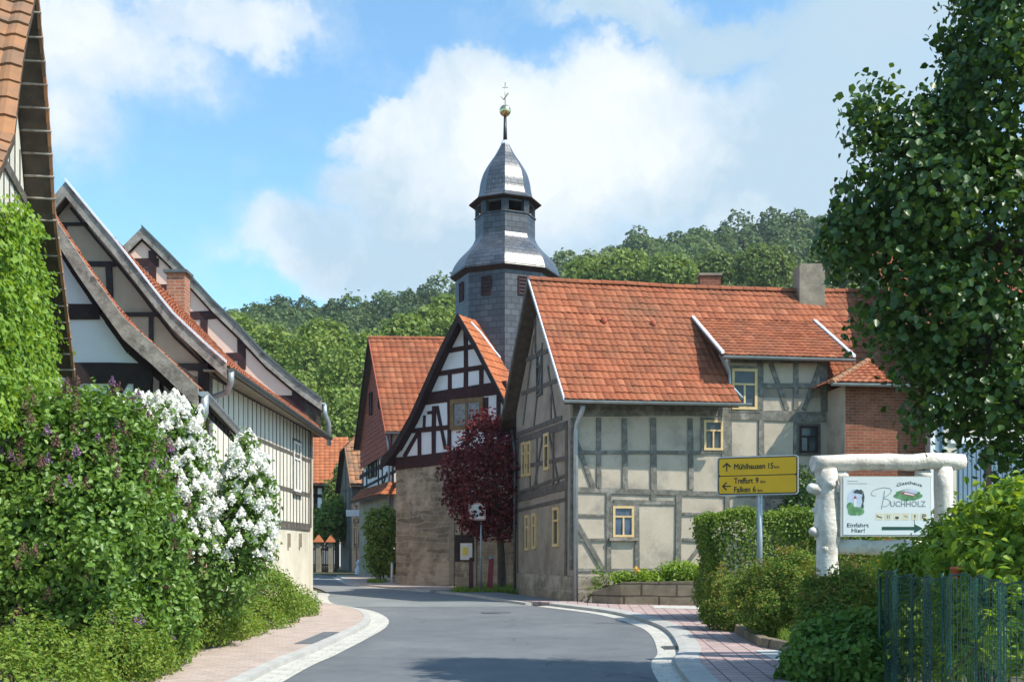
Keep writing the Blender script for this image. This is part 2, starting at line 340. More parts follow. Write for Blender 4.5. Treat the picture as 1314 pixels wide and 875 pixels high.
def window(face, a0, z0, a1, z1, parent, fm='window_wood', gm='glass', fw=.06, mull=True, trans=.66, sill=None, d=.03, nv=1, surround=None):
    if surround:
        mb = MB(); g = .07
        face.rect(mb, a0 - g, z0 - g, a1 + g, z0, -.02, d + .012); face.rect(mb, a0 - g, z1, a1 + g, z1 + g, -.02, d + .012)
        face.rect(mb, a0 - g, z0, a0, z1, -.02, d + .014); face.rect(mb, a1, z0, a1 + g, z1, -.02, d + .014)
    fr = MB()
    face.rect(fr, a0, z0, a1, z0 + fw, -.02, d + .03); face.rect(fr, a0, z1 - fw, a1, z1, -.02, d + .03)
    face.rect(fr, a0, z0 + fw, a0 + fw, z1 - fw, -.02, d + .028); face.rect(fr, a1 - fw, z0 + fw, a1, z1 - fw, -.02, d + .028)
    zt = z0 + (z1 - z0) * trans
    if mull:
        if trans < 1: face.rect(fr, a0 + fw, zt - fw * .35, a1 - fw, zt + fw * .35, -.02, d + .024)
        for k in range(nv):
            am = a0 + (a1 - a0) * (k + 1) / (nv + 1)
            face.rect(fr, am - fw * .35, z0 + fw, am + fw * .35, (zt - fw * .35) if trans < 1 else z1 - fw, -.02, d + .022)
    w = fr.build('window', MT[fm], parent)
    if surround: mb.build('surround', MT[surround], w)
    gl = MB(); face.rect(gl, a0 + fw * .8, z0 + fw * .8, a1 - fw * .8, z1 - fw * .8, -.02, d - .01); gl.build('pane', MT[gm], w)
    if sill:
        sl = MB(); face.rect(sl, a0 - .1, z0 - .09, a1 + .1, z0 - .012, -.02, d + .08); sl.build('sill', MT[sill], w)
    return w
def window_px(face, x0, y0, x1, y1, parent, **k):
    a0, z1 = face.px(x0, y0); a1, z0 = face.px(x1, y1)
    if a1 < a0: a0, a1 = a1, a0
    return window(face, a0, z0, a1, z1, parent, **k)

# ------------------------------------------------------------------ roofs
def plen(pl): return sum((pl[i + 1] - pl[i]).length for i in range(len(pl) - 1))
def pat(pl, t):
    L = plen(pl) * t
    for i in range(len(pl) - 1):
        d = (pl[i + 1] - pl[i]).length
        if L <= d or i == len(pl) - 2: return pl[i].lerp(pl[i + 1], L / d if d else 0)
        L -= d
def tiles(name, left, right, mat, parent, tw=.23, th=.33, amp=.026, lift=.028, jit=.006, flip=False):
    """overlapping clay pantiles between two eave-to-ridge lines; every tile is its own loose piece"""
    left = [V(p) for p in left]; right = [V(p) for p in right]
    S = (plen(left) + plen(right)) / 2; rows = max(1, round(S / th))
    W = max((right[0] - left[0]).length, (right[-1] - left[-1]).length)
    mb = MB(); prof = [0, .75, 1, .45, 0]
    for i in range(rows):
        v0 = i / rows; v1 = min(1, (i + 1.18) / rows)
        l0, r0, l1, r1 = pat(left, v0), pat(right, v0), pat(left, v1), pat(right, v1)
        wid = max((r0 - l0).length, .02); cols = max(1, round(wid / tw))
        for j in range(cols):
            u0, u1 = j / cols, (j + 1) / cols
            b0, b1, t0, t1 = l0.lerp(r0, u0), l0.lerp(r0, u1), l1.lerp(r1, u0), l1.lerp(r1, u1)
            nrm = (b1 - b0).cross(t0 - b0 if (t0 - b0).length > 1e-5 else t1 - b1)
            if nrm.length < 1e-9: continue
            nrm.normalize()
            if flip: nrm = -nrm
            jj = random.uniform(-jit, jit); dn = (b0 - t0).normalized() * random.uniform(0, jit * 1.5)
            vs = []
            for k in range(5):
                vs.append(b0.lerp(b1, k / 4) + nrm * (prof[k] * amp - .004) + dn)
            for k in range(5): vs.append(b0.lerp(b1, k / 4) + nrm * (prof[k] * amp + lift + jj) + dn)
            for k in range(5): vs.append(t0.lerp(t1, k / 4) + nrm * (prof[k] * amp + .002))
            mb.add(vs, [(k, k + 1, k + 6, k + 5) for k in range(4)] + [(k + 5, k + 6, k + 11, k + 10) for k in range(4)])
    return mb.build(name, MT[mat], parent)
def deck(left, right, mat, parent, top=.015, thick=.11, name='roof_boarding'):
    mb = MB(); n = len(left)
    a = [V(p) - V((0, 0, top)) for p in left]; b = [V(p) - V((0, 0, top)) for p in right]; t = V((0, 0, thick))
    for i in range(n - 1): mb.hexa([a[i] - t, b[i] - t, b[i + 1] - t, a[i + 1] - t, a[i], b[i], b[i + 1], a[i + 1]])
    return mb.build(name, MT[mat], parent)
def barge(pl, n, mat, parent, w=.24, th=.045, up=.03, name='bargeboard'):
    n = V((n[0], n[1], 0)).normalized() * th; mb = MB()
    for i in range(len(pl) - 1):
        p, q = V(pl[i]) + V((0, 0, up)), V(pl[i + 1]) + V((0, 0, up)); d = V((0, 0, -w))
        mb.hexa([p + d, q + d, q + d + n, p + d + n, p, q, q + n, p + n])
    return mb.build(name, MT[mat], parent)
def ridge(p0, p1, mat, parent, r=.11, seg=.36, name='ridge_tile_row'):
    p0, p1 = V(p0), V(p1); k = max(1, round((p1 - p0).length / seg)); mb = MB()
    d = (p1 - p0).normalized(); w = V((-d.y, d.x, 0)).normalized(); up = d.cross(-w) if d.cross(-w).z > 0 else d.cross(w)
    for i in range(k):
        a, b = p0.lerp(p1, i / k), p0.lerp(p1, (i + 1.08) / k); ra, rb = r * random.uniform(.98, 1.05), r * .88
        vs = []
        for c, rr in ((a, ra), (b, rb)):
            for j in range(7):
                an = math.pi * (j / 6 * 1.1 - .05); vs.append(c + w * math.cos(an) * rr + up * (math.sin(an) * rr - .03))
        mb.add(vs, [(j, j + 1, j + 8, j + 7) for j in range(6)], True)
        mb.add(vs[:7], [tuple(range(7))])
    return mb.build(name, MT[mat], parent)
def gutter(p0, p1, parent, r=.07, mat='zinc', name='gutter'):
    p0, p1 = V(p0), V(p1); d = (p1 - p0).normalized(); w = V((-d.y, d.x, 0)).normalized(); mb = MB()
    vs = []
    for p in (p0, p1):
        for rr in (r, r - .008):
            for j in range(9):
                a = math.pi * (1 + j / 8); vs.append(p + w * math.cos(a) * rr + V((0, 0, 1)) * math.sin(a) * rr)
    f = []
    for j in range(8):
        f += [(j, j + 1, j + 19, j + 18), (j + 9, j + 27, j + 28, j + 10)]
    for q in (0, 18): f += [tuple(q + j for j in range(9))]
    f += [(0, 18, 27, 9), (8, 17, 35, 26)]
    mb.add(vs, f); return mb.build(name, MT[mat], parent)
def pipe(path, parent, r=.05, mat='zinc', name='downpipe'):
    mb = MB(); mb.tube(path, r, 10); return mb.build(name, MT[mat], parent)

# ------------------------------------------------------------------ foliage
def npmesh(name, verts, faces, mat, parent=None, loc=(0, 0, 0), tint=None, smooth=False):
    off = np.array(worldloc(parent) if parent else loc)
    verts = (verts - off).astype(np.float32)
    me = bpy.data.meshes.new(name); k = faces.shape[1]; nf = len(faces)
    me.vertices.add(len(verts)); me.vertices.foreach_set('co', verts.ravel())
    me.loops.add(nf * k); me.loops.foreach_set('vertex_index', faces.astype(np.int32).ravel())
    me.polygons.add(nf); me.polygons.foreach_set('loop_start', np.arange(0, nf * k, k, dtype=np.int32))
    if tint is not None:
        at_ = me.attributes.new('tint', 'FLOAT', 'POINT'); at_.data.foreach_set('value', tint.astype(np.float32))
    me.update(calc_edges=True); me.validate()
    return link(name, me, mat, parent, None if parent else loc)
def unit(a): return a / np.maximum(np.linalg.norm(a, axis=1, keepdims=True), 1e-9)
def leafgeo(P, N, size, aspect=.6, fold=.22, droop=0.0, tilt=.6, upmix=.35):
    n = len(P); size = np.broadcast_to(np.asarray(size, float), (n,))[:, None]
    N = unit(N + RNG.normal(0, tilt, (n, 3)) + np.array([0, 0, upmix]))
    L = RNG.normal(0, 1, (n, 3)) + np.array([0, 0, -droop]); L = unit(L - N * (L * N).sum(1, keepdims=True)); W = np.cross(N, L)
    h = size * .5; w = size * aspect * .5; f = N * size * fold * .5
    vs = np.stack([P - L * h, P - L * h * .35 + W * w + f, P + L * h * .3 + W * w * .8 + f, P + L * h - N * size * .08,
                   P + L * h * .3 - W * w * .8 + f, P - L * h * .35 - W * w + f], 1).reshape(-1, 3)
    b = (np.arange(n) * 6)[:, None]
    return vs, np.concatenate([b + np.array([0, 1, 2, 3]), b + np.array([0, 3, 4, 5])], 0)
def blobpts(blobs, n, shell=.3, k=7, sig=.1, low=-1.0):
    """leaf positions in clusters over the skin of overlapping lobes"""
    B = np.array(blobs, float); C = B[:, :3]; R = B[:, 3:6]
    w = (R[:, 0] * R[:, 1] * R[:, 2]) ** (2 / 3); w /= w.sum()
    m = max(1, n // k); i = RNG.choice(len(B), m * 2, p=w)
    D = unit(RNG.normal(0, 1, (m * 2, 3))); keep = D[:, 2] > low; i, D = i[keep], D[keep]
    ph = i * 1.7
    lump = 1 + .09 * np.sin(D[:, 0] * 7 + ph) * np.cos(D[:, 2] * 6 + ph) + .07 * np.sin(D[:, 1] * 11 + D[:, 2] * 9 + ph * 2)
    rad = (1 - shell * RNG.random(len(D)) ** 1.6) * lump
    P = C[i] + D * R[i] * rad[:, None]
    q = ((P[:, None, :] - C[None]) / R[None]); dd = np.sqrt((q ** 2).sum(2)); dd[np.arange(len(P)), i] = 9
    ok = dd.min(1) > .78; P, D, i = P[ok][:m], D[ok][:m], i[ok][:m]
    N = unit(D / R[i] )
    P = np.repeat(P, k, 0) + np.clip(RNG.normal(0, 1, (len(P) * k, 3)), -1.9, 1.9) * sig; N = np.repeat(N, k, 0)
    return P, N
def foliage(name, blobs, n, size, mat, parent, k=7, sig=.1, shell=.3, low=-1, minz=None, filt=None, **kw):
    P, N = blobpts(blobs, n, shell, k, sig, low)
    if minz is not None: ok = P[:, 2] > minz; P, N = P[ok], N[ok]
    if filt is not None: ok = filt(P); P, N = P[ok], N[ok]
    s = size * RNG.uniform(.65, 1.25, len(P))
    vs, fs = leafgeo(P, N, s, **kw)
    return npmesh(name, vs, fs, MT[mat], parent)
def panicles(name, C, r, n, size, mat, parent, h=1.8):
    """blossom heads: many small petals packed in upright cones"""
    C = np.repeat(np.array(C, float), n, 0); t = RNG.random(len(C))[:, None]
    D = unit(RNG.normal(0, 1, C.shape)); rr = r * (1.05 - t)
    P = C + D * rr * np.array([1, 1, .5]) + np.array([0, 0, 1]) * (t - .4) * r * h
    vs, fs = leafgeo(P, D, size * RNG.uniform(.7, 1.3, len(P)), aspect=.9, fold=.1)
    return npmesh(name, vs, fs, MT[mat], parent)
def stems(parent, base, tips, r=.03, name='stem', mat='bark'):
    mb = MB()
    for t in tips:
        b = V(base) + V((random.uniform(-.15, .15), random.uniform(-.15, .15), -.05)); t = V(t)
        mid = b.lerp(t, .5) + V((random.uniform(-.1, .1), random.uniform(-.1, .1), .1))
        mb.tube([b, mid, t], [r, r * .7, r * .3], 6)
    return mb.build(name, MT[mat], parent)
def trunk(parent, base, top, r, limbs, name='trunk'):
    mb = MB(); b, t = V(base), V(top)
    pts = [b + V((0, 0, -.1)), b.lerp(t, .1), b.lerp(t, .4) + V((.05, .03, 0)) * r * 4, b.lerp(t, .75), t]
    mb.tube(pts, [r * 1.35, r * 1.05, r * .9, r * .7, r * .35], 10, lump=.05)
    for l in limbs:
        l = V(l); s = b.lerp(t, random.uniform(.5, .85)); m = s.lerp(l, .5) + V((0, 0, (l - s).length * .12))
        mb.tube([s, m, l], [r * .5, r * .33, r * .12], 7)
    return mb.build(name, MT['bark'], parent)
def sub(bl, n=7, core=.8, size=.42):
    """break smooth lobes into an uneven mass: a shrunken core with smaller lobes scattered over it"""
    out = []
    for b in bl:
        out.append((b[0], b[1], b[2], b[3] * core, b[4] * core, b[5] * core))
        for _ in range(n):
            d = RNG.normal(0, 1, 3); d /= np.linalg.norm(d); d[2] = abs(d[2]) * .9 - .25; f = RNG.uniform(.6, .88); q = size * RNG.uniform(.6, 1.15)
            out.append((b[0] + d[0] * b[3] * f, b[1] + d[1] * b[4] * f, b[2] + d[2] * b[5] * f, b[3] * q, b[4] * q, b[5] * q))
    return out
def eb(x, y, Y, rx, ry, rd=None):
    """a lobe seen at (x, y), Y metres off, radii given as they appear"""
    p = at(x, y, Y); s = Y / F; return (p.x, p.y, p.z, rx * s, (rd if rd else rx * s), ry * s)

# ------------------------------------------------------------------ writing
def textgeo(body):
    cu = bpy.data.curves.new('txt', 'FONT'); cu.body = body; cu.resolution_u = 3
    ob = bpy.data.objects.new('txt', cu); COL.objects.link(ob)
    dg = bpy.context.evaluated_depsgraph_get(); me = bpy.data.meshes.new_from_object(ob.evaluated_get(dg))
    vs = [tuple(v.co) for v in me.vertices]; fs = [tuple(p.vertices) for p in me.polygons]
    bpy.data.objects.remove(ob); bpy.data.meshes.remove(me); bpy.data.curves.remove(cu)
    return vs, fs
def write(mb, pl, body, x0, x1, y0, h=None, d=.004, curve=None, bold=0):
    """lay lettering on a plane: pl(x, y, d) gives the point"""
    vs, fs = textgeo(body); xs = [v[0] for v in vs]; a, b = min(xs), max(xs); s = (x1 - x0) / (b - a)
    sy = h / .7 if h else s
    out = []
    for v in vs:
        x = x0 + (v[0] - a) * s; y = y0 + v[1] * sy + (curve((x - x0) / (x1 - x0)) if curve else 0)
        out.append(pl(x, y, d))
    mb.add(out, fs)
    if bold:
        for dx, dy in ((bold, 0), (0, bold), (bold, bold)):
            mb.add([pl(x0 + (v[0] - a) * s + dx, y0 + v[1] * sy + dy + (curve((v[0] - a) / (b - a)) if curve else 0), d + .0004 + dx * .01 + dy * .02) for v in vs], fs)
# ------------------------------------------------------------------ ground, road, pavements
def spline(pts, n=8):
    P = [V((p[0], p[1], 0)) for p in pts]; out = []
    for i in range(len(P) - 1):
        a, b, c, d = P[max(i - 1, 0)], P[i], P[i + 1], P[min(i + 2, len(P) - 1)]
        for k in range(n):
            t = k / n
            out.append(.5 * ((2 * b) + (c - a) * t + (2 * a - 5 * b + 4 * c - d) * t * t + (3 * b - a - 3 * c + d) * t ** 3))
    out.append(P[-1]); return [(p.x, p.y) for p in out]
def offs(pl, o):
    out = []
    for i, p in enumerate(pl):
        a, b = pl[max(i - 1, 0)], pl[min(i + 1, len(pl) - 1)]
        d = V((b[0] - a[0], b[1] - a[1])); d.normalize(); out.append((p[0] + d.y * o, p[1] - d.x * o))
    return out
def sheet(name, pts, z, mat, thick=0):
    mb = MB(); top = [(x, y, gz(x, y) + z) for x, y in pts]
    if thick: mb.prism([(x, y, q - thick) for x, y, q in top], (0, 0, thick))
    else: mb.poly(top)
    return tag(mb.build(name, MT[mat], None, (0, 0, 0)), kind='structure')
def ribbon(name, a, b, z0, z1, mat, thick=0):
    mb = MB()
    for i in range(len(a) - 1):
        q = [(a[i][0], a[i][1], gz(*a[i]) + z0), (b[i][0], b[i][1], gz(*b[i]) + z1), (b[i + 1][0], b[i + 1][1], gz(*b[i + 1]) + z1), (a[i + 1][0], a[i + 1][1], gz(*a[i + 1]) + z0)]
        if thick: mb.hexa([(x, y, z - thick) for x, y, z in q] + q)
        else: mb.poly(q)
    return tag(mb.build(name, MT[mat], None, (0, 0, 0)), kind='structure')

# the ground runs level with the street and far out to every side
mb = MB()
xs = [-900, -200, -60, -25, -10, 0, 10, 25, 60, 200, 900]; ys = [-300, -30, 0, 20, 40, 72, 120, 400, 1200]
for j, y in enumerate(ys):
    for x in xs: mb.v.append((x, y, gz(x, y) - .03))
for j in range(len(ys) - 1):
    for i in range(len(xs) - 1):
        q = j * len(xs) + i; mb.f.append((q, q + 1, q + 1 + len(xs), q + len(xs))); mb.smooth.append(False)
tag(mb.build('ground', MT['soil'], None, (0, 0, 0)), kind='structure')

LK = spline([(-2.75, -12), (-2.7, 0), (-2.64, 12.5), (-2.5, 15.5), (-2.38, 18.3), (-2.36, 20.6), (-2.62, 22.8), (-3.3, 25.2), (-4.5, 27.6), (-5.15, 30.5), (-5.6, 33.2), (-7.2, 38.2), (-9.8, 42.2), (-14, 44.6), (-34, 47)])
RK = spline([(1.2, -12), (1.35, 0), (1.68, 12.5), (2.12, 15.9), (2.38, 18.8), (2.32, 21), (1.85, 23.8), (.75, 26.3), (-.35, 28.8), (-1.4, 31.6), (-3.0, 34.4), (-5.3, 38.2), (-6.3, 41.5), (-7.1, 45), (-8.4, 49), (-12, 50.5), (-34, 53)])
sheet('road', LK + RK[::-1], 0, 'asphalt')
near = [p for p in LK if p[1] > 26.2 and p[1] < 45]; nearr = [p for p in RK if 26.6 < p[1] < 50.5]
sheet('old_road_surface', near + nearr[::-1], .004, 'asphalt_old')
LKn = [p for p in LK if p[1] < 33.3]; RKn = [p for p in RK if p[1] < 26.9]
ribbon('gutter_strip', LKn, offs(LKn, -.36), .006, .012, 'gutter_stone')
ribbon('gutter_strip', offs(RKn, .31), RKn, .012, .006, 'gutter_stone')
ribbon('kerb', offs(LKn, -.36), offs(LKn, -.5), .075, .09, 'kerb_stone', .2)
ribbon('kerb', offs(RKn, .43), offs(RKn, .31), .09, .075, 'kerb_stone', .2)
lo = offs(LKn, -.5)
sheet('pavement', lo + [(-6.3, 33.4), (-5.66, 31), (-5.62, 21), (-5.2, 12), (-4.9, 0), (-4.9, -12)], .085, 'paver_left', .15)
# grey tarmac patch next to the left kerb
pt = [p for p in offs(LKn, -.505) if 16.2 < p[1] < 18.4]
ribbon('pavement_patch', pt, offs(pt, -.28), .09, .09, 'asphalt')
ro = offs(RKn, .43)
ribbon('pavement_edge_band', offs(RKn, .62), ro, .089, .089, 'kerb_stone')
sheet('pavement', ro + [(.3, 27.6), (1.9, 27.3), (1.95, 26.6), (4.9, 25.6), (4.6, 23), (3.95, 20), (3.75, 17), (3.9, 14), (4.2, 11), (4.2, -12)], .085, 'paver_right', .15)
sheet('concrete_slab', [(3.38, 13.4), (3.4, 15.3), (4.0, 15.4), (4.0, 13.4)], .091, 'slab')
sheet('concrete_slab', [(3.2, 24.6), (3.3, 25.5), (4.5, 25.2), (4.3, 24.2)], .091, 'slab')
# pavement strips beyond the bend
far = [p for p in RK if 33.6 < p[1] < 47.5]
ribbon('kerb', offs(far, .14), far, .07, .07, 'kerb_stone', .15)
ribbon('gutter_strip', far, offs(far, -.22), .008, .008, 'gutter_stone')
ribbon('pavement', offs(far, 1.9), offs(far, .14), .07, .07, 'paver_left', .1)
mid = [p for p in RK if 27.2 < p[1] < 33.4]
ribbon('kerb', offs(mid, .16), mid, .06, .06, 'kerb_stone', .15)
ribbon('pavement', offs(mid, 1.3), offs(mid, .16), .055, .055, 'asphalt_old', .1)
# manhole cover in the road
mb = MB(); mb.lathe((-.35, 24.3, gz(0, 24.3)), [(.34, 0), (.34, .009), (.29, .009), (.28, .006), (0, .006)], 24)
tag(mb.build('manhole_cover', MT['zinc_dark'], None, (-.35, 24.3, gz(0, 24.3))), 'round iron manhole cover set flush in the asphalt road', 'manhole cover')
mb = MB(); mb.cbox((2.42, 16.4, gz(0, 16.4) + .008), .3, .45, .012)
for k in range(5): mb.cbox((2.42, 16.24 + k * .08, gz(0, 16.4) + .02), .24, .03, .008)
tag(mb.build('street_drain', MT['zinc_dark'], None, (2.42, 16.4, gz(0, 16.4))), 'small iron drain grate in the pale gutter strip by the rose pavement', 'drain')

# ------------------------------------------------------------------ grey half-timbered house (right)
A = V((1.49, 27.5)); B = V((.14, 33.0)); v = V((.99, .14)).normalized(); u = B - A; LH = 10.4
def hp(a, b, z): p = A + v * a + u * b; return V((p.x, p.y, z))        # along the street wall, across 0..1, height
T = thing('half_timbered_house', 'long grey half-timbered house with red tile roof, dormer and yellow window frames', 'house', (A.x, A.y, gz(*A)))
ZE, ZR = 6.02, 9.22; zb = .2
mb = MB(); prof = [(0, zb), (1, zb), (1, ZE - .04), (.5, ZR - .3), (0, ZE - .04)]
mb.prism([hp(0, b, z) for b, z in prof], (v.x * LH, v.y * LH, 0)); wallA = mb.build('wall', MT['plaster_grey'], T)
GA = Face(B, A); LA = Face(A, A + v * LH)
# the gable has a separate coat, darker than the long wall's plaster
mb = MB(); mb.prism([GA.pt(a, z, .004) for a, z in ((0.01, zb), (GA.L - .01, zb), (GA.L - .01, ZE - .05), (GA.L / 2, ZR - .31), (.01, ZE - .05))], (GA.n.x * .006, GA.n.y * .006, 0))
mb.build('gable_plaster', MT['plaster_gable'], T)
mb = MB(); LA.rect(mb, 0, zb, 9, 1.12, -.05, .05); GA.rect(mb, 0.0, zb, GA.L + .045, 1.12, -.05, .05); mb.build('plinth', MT['plinth'], T)
mb = MB()
LA.bpx(mb, [(735, 524, 936, 524, 0.420), (768, 536, 769, 627, 0.128), (801, 537, 802, 627, 0.145), (838, 536, 839, 629, 0.170), (885.5, 537, 886.5, 628, 0.136),
            (737, 580, 905, 580.5, 0.093), (738, 562, 762, 627, 0.119), (735, 628, 925, 634, 0.145), (925, 634, 1060, 637, 0.145), (781, 633, 781, 731, 0.136), (817, 646, 817.5, 729, 0.128),
            (871, 634, 870, 726, 0.153), (787, 643.5, 866, 645, 0.111), (737, 660.5, 777, 661.5, 0.068), (876, 659, 932, 660, 0.085), (737, 693, 777, 692, 0.076), (876, 692, 906, 693, 0.085),
            (738, 668, 774, 730, 0.128), (903, 695, 882, 722, 0.102), (737, 731, 860, 731, 0.085), (932, 524, 932, 586, 0.280), (933, 586, 933, 672, 0.128), (933, 680, 933, 735, 0.128), (976.5, 538, 977.5, 632, 0.145),
            (936, 532.5, 1059, 535, 0.270), (1021, 540, 1021, 634, 0.128), (876, 692, 1000, 694, 0.076), (985, 640, 985, 735, 0.128), (935, 661, 1060, 663, 0.085), (736, 536, 735, 731, 0.170), (838.5, 634, 838.5, 643, 0.170)])
mb.build('timber_frame', MT['wood_green'], T)
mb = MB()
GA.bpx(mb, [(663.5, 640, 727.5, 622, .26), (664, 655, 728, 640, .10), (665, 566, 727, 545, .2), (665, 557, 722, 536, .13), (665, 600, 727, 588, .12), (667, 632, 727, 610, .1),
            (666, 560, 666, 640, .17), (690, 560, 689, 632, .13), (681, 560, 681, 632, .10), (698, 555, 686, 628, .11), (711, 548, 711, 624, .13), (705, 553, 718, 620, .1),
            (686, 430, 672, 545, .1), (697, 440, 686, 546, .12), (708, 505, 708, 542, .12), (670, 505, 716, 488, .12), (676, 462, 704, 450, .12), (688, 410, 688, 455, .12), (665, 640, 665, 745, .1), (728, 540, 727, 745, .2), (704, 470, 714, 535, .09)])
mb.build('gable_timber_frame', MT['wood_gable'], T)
window_px(LA, 902.5, 539, 927, 578, T, surround='wood_green')
window_px(LA, 786, 649, 813, 689, T, gm='glass_blue', sill='wood_silver', surround='wood_green')
window_px(LA, 1025, 546, 1049, 581, T, fm='wood_dark', surround='wood_gable', trans=.6)
for x0, y0, x1, y1 in ((671, 568, 675.5, 611), (677.5, 567, 682, 610), (699.5, 557, 706, 602), (675.5, 661, 680, 706), (684.5, 659, 689, 704), (711, 651, 718.5, 701)):
    window_px(GA, x0, y0, x1, y1, T, nv=0, fw=.08)
window_px(GA, 690, 452, 697, 506, T, fm='wood_gable', nv=0)
# roof
ev, rr = -.115, .5
zev, ov = 5.48, .36
zat = lambda b: zev + (ZR + .04 - zev) * (b - ev) / (rr - ev)
sag = lambda a, b: .075 * math.sin(math.pi * max(0, min(1, a / LH))) * max(0, (b - ev) / (rr - ev)) + .02 * math.sin(a * 1.9) * max(0, (b - ev))
fr = lambda a, b: hp(a, b, zat(b) - sag(a, b)); bk = lambda a, b: hp(a, 1 - b, zat(b))
bd = .32                                                                # where the dormer roof leaves the main slope
d0, d1 = 3.92, 7.42
def slope(a0, a1, b0, b1, nm='roof'):
    k = max(1, round((a1 - a0) / 1.75)); cuts = [a0 + (a1 - a0) * i / k for i in range(k + 1)]
    for p, q in zip(cuts, cuts[1:]): tiles(nm, [fr(p, b0), fr(p, b1)], [fr(q, b0), fr(q, b1)], 'tile_red', T, tw=.175, th=.285, amp=.02, jit=.009)
slope(-ov, 4.15, ev, bd); slope(6.77, LH + .2, ev, bd)
slope(-ov, LH + .2, bd, rr)
tiles('rear_roof', [bk(LH + .2, ev), bk(LH + .2, rr)], [bk(-ov, ev), bk(-ov, rr)], 'tile_red', T, tw=.5, th=.5)
deck([fr(-ov, ev), fr(-ov, bd)], [fr(4.1, ev), fr(4.1, bd)], 'soffit', T); deck([fr(6.8, ev), fr(6.8, bd)], [fr(LH + .2, ev), fr(LH + .2, bd)], 'soffit', T)
deck([fr(-ov, bd) - V((0, 0, .1)), fr(-ov, rr) - V((0, 0, .1))], [fr(LH + .2, bd) - V((0, 0, .1)), fr(LH + .2, rr) - V((0, 0, .1))], 'soffit', T); deck([bk(-ov, ev), bk(-ov, rr)], [bk(LH + .2, ev), bk(LH + .2, rr)], 'soffit', T)
rc_ = [-ov + (LH + .2 + ov) * i / 8 for i in range(9)]
for p, q in zip(rc_, rc_[1:]): ridge(fr(p, rr) + V((0, 0, .03)), fr(q, rr) + V((0, 0, .03)), 'tile_red', T)
barge([fr(-ov, ev), fr(-ov, rr)], -v, 'flashing', T, w=.1, th=.03, up=.07, name='verge_trim')
barge([bk(-ov, ev), bk(-ov, rr)], -v, 'wood_gable', T, w=.2, up=.05)
# dormer
dz0 = 6.72; dtop0, dtop1 = fr(d0, bd), fr(d1, bd)
de0, de1 = hp(d0 - .12, -.07, dz0), hp(d1 - .1, -.07, dz0)
D = MB()
LAz = 6.98
D.prism([LA.pt(4.16, ZE - .3, 0.0), LA.pt(6.76, ZE - .3, 0.0), LA.pt(6.76, LAz - .04, 0), LA.pt(4.16, LAz - .04, 0)], (u.x * .34, u.y * .34, 0)); dm = D.build('dormer', MT['plaster_grey'], T)
mb = MB(); LA.bpx(mb, [(976, 462, 976, 526, .15), (1021, 461, 1021, 526, .15), (978, 494.5, 1056, 495, .13), (989, 466, 1010, 526, .12), (1053, 466, 1031, 526, .12), (1056, 462, 1057, 528, .2), (937, 462, 1060, 463.5, .13)])
mb.build('dormer_timber_frame', MT['wood_green'], dm)
window_px(LA, 938.5, 473, 971, 526, dm, trans=.62, surround='wood_green', fw=.07)
tiles('dormer_roof', [de0, dtop0], [de1, dtop1], 'tile_red', dm, tw=.16, th=.2, amp=.018)
deck([de0, dtop0], [de1, dtop1], 'soffit', dm, thick=.09)
for p, q in ((de0, dtop0), (de1, dtop1)):
    mb = MB(); w = V((v.x, v.y, 0)) * .04; h = V((0, 0, .06)); o = V((0, 0, .03)); mb.hexa([p + o - w, p + o + w, q + o + w, q + o - w, p + o - w + h, p + o + w + h, q + o + w + h, q + o - w + h]); mb.build('flashing', MT['flashing'], dm)
gutter(de0 + V((0, -.04, -.03)), de1 + V((0, -.04, -.03)), dm)
e0, e1 = fr(-ov, ev), fr(4.15, ev)
g_ = V((0, -.05, -.03)); gutter(e0 + g_, e1 + V((.25, 0, 0)) + g_, T)
c = LA.pt(.22, 5.42, .5)
pipe([c, LA.pt(.2, 5.25, .45), LA.pt(.12, 4.95, .15), LA.pt(.1, 4.75, .1), LA.pt(.1, .45, .1)], T, .062)
c = LA.pt(3.95, dz0 - .06, .38); pipe([c, c + V((-.02, 0, -.12)), LA.pt(4.1, 6.35, .12), LA.pt(4.12, 6.0, .14), LA.pt(4.35, 5.62, .42)], dm, .04)
c = GA.pt(-.25, 5.45, .1); pipe([c, GA.pt(.1, 4.9, .1), GA.pt(.12, 4.6, .09), GA.pt(.12, .5, .09)], T, .045, 'zinc_dark')
# chimneys
def chimney(name, mat, p, w, d, z0, z1, parent, cap, capm):
    mb = MB(); mb.cbox((p[0], p[1], z0), w, d, z1 - z0); ch = mb.build(name, MT[mat], parent)
    mb = MB(); mb.cbox((p[0], p[1], z1), w + cap, d + cap, .07); mb.build('cap', MT[capm], ch); return ch
pc = at(1038, 370, 31.2); chimney('chimney', 'concrete', (pc.x, pc.y), .72, .7, pc.z - .6, at(0, 345, 31.2).z, T, -.08, 'concrete')
pc = at(910, 360, 32.6); chimney('chimney', 'brick', (pc.x, pc.y), .6, .45, pc.z - .9, at(0, 356, 32.6).z, T, .08, 'concrete')
mb = MB(); mb.tube([at(1066, 368, 31.6), at(1066, 357, 31.6)], .035, 8); mb.build('vent_pipe', MT['flashing'], T)
for x, y in ((776, 410), (841, 412)):                                   # two small roof vents
    a_ = 0
    b_ = ev + (at(0, y, 28.9).z - zev) / (ZR + .04 - zev) * (rr - ev); p = fr((at(x, y, 28.9).x - A.x - u.x * b_) / v.x, b_)
    mb = MB(); mb.tube([p - V((0, 0, .05)), p + V((0, -.03, .13))], [.09, .07], 8); mb.build('roof_vent', MT['tile_hung'], T)

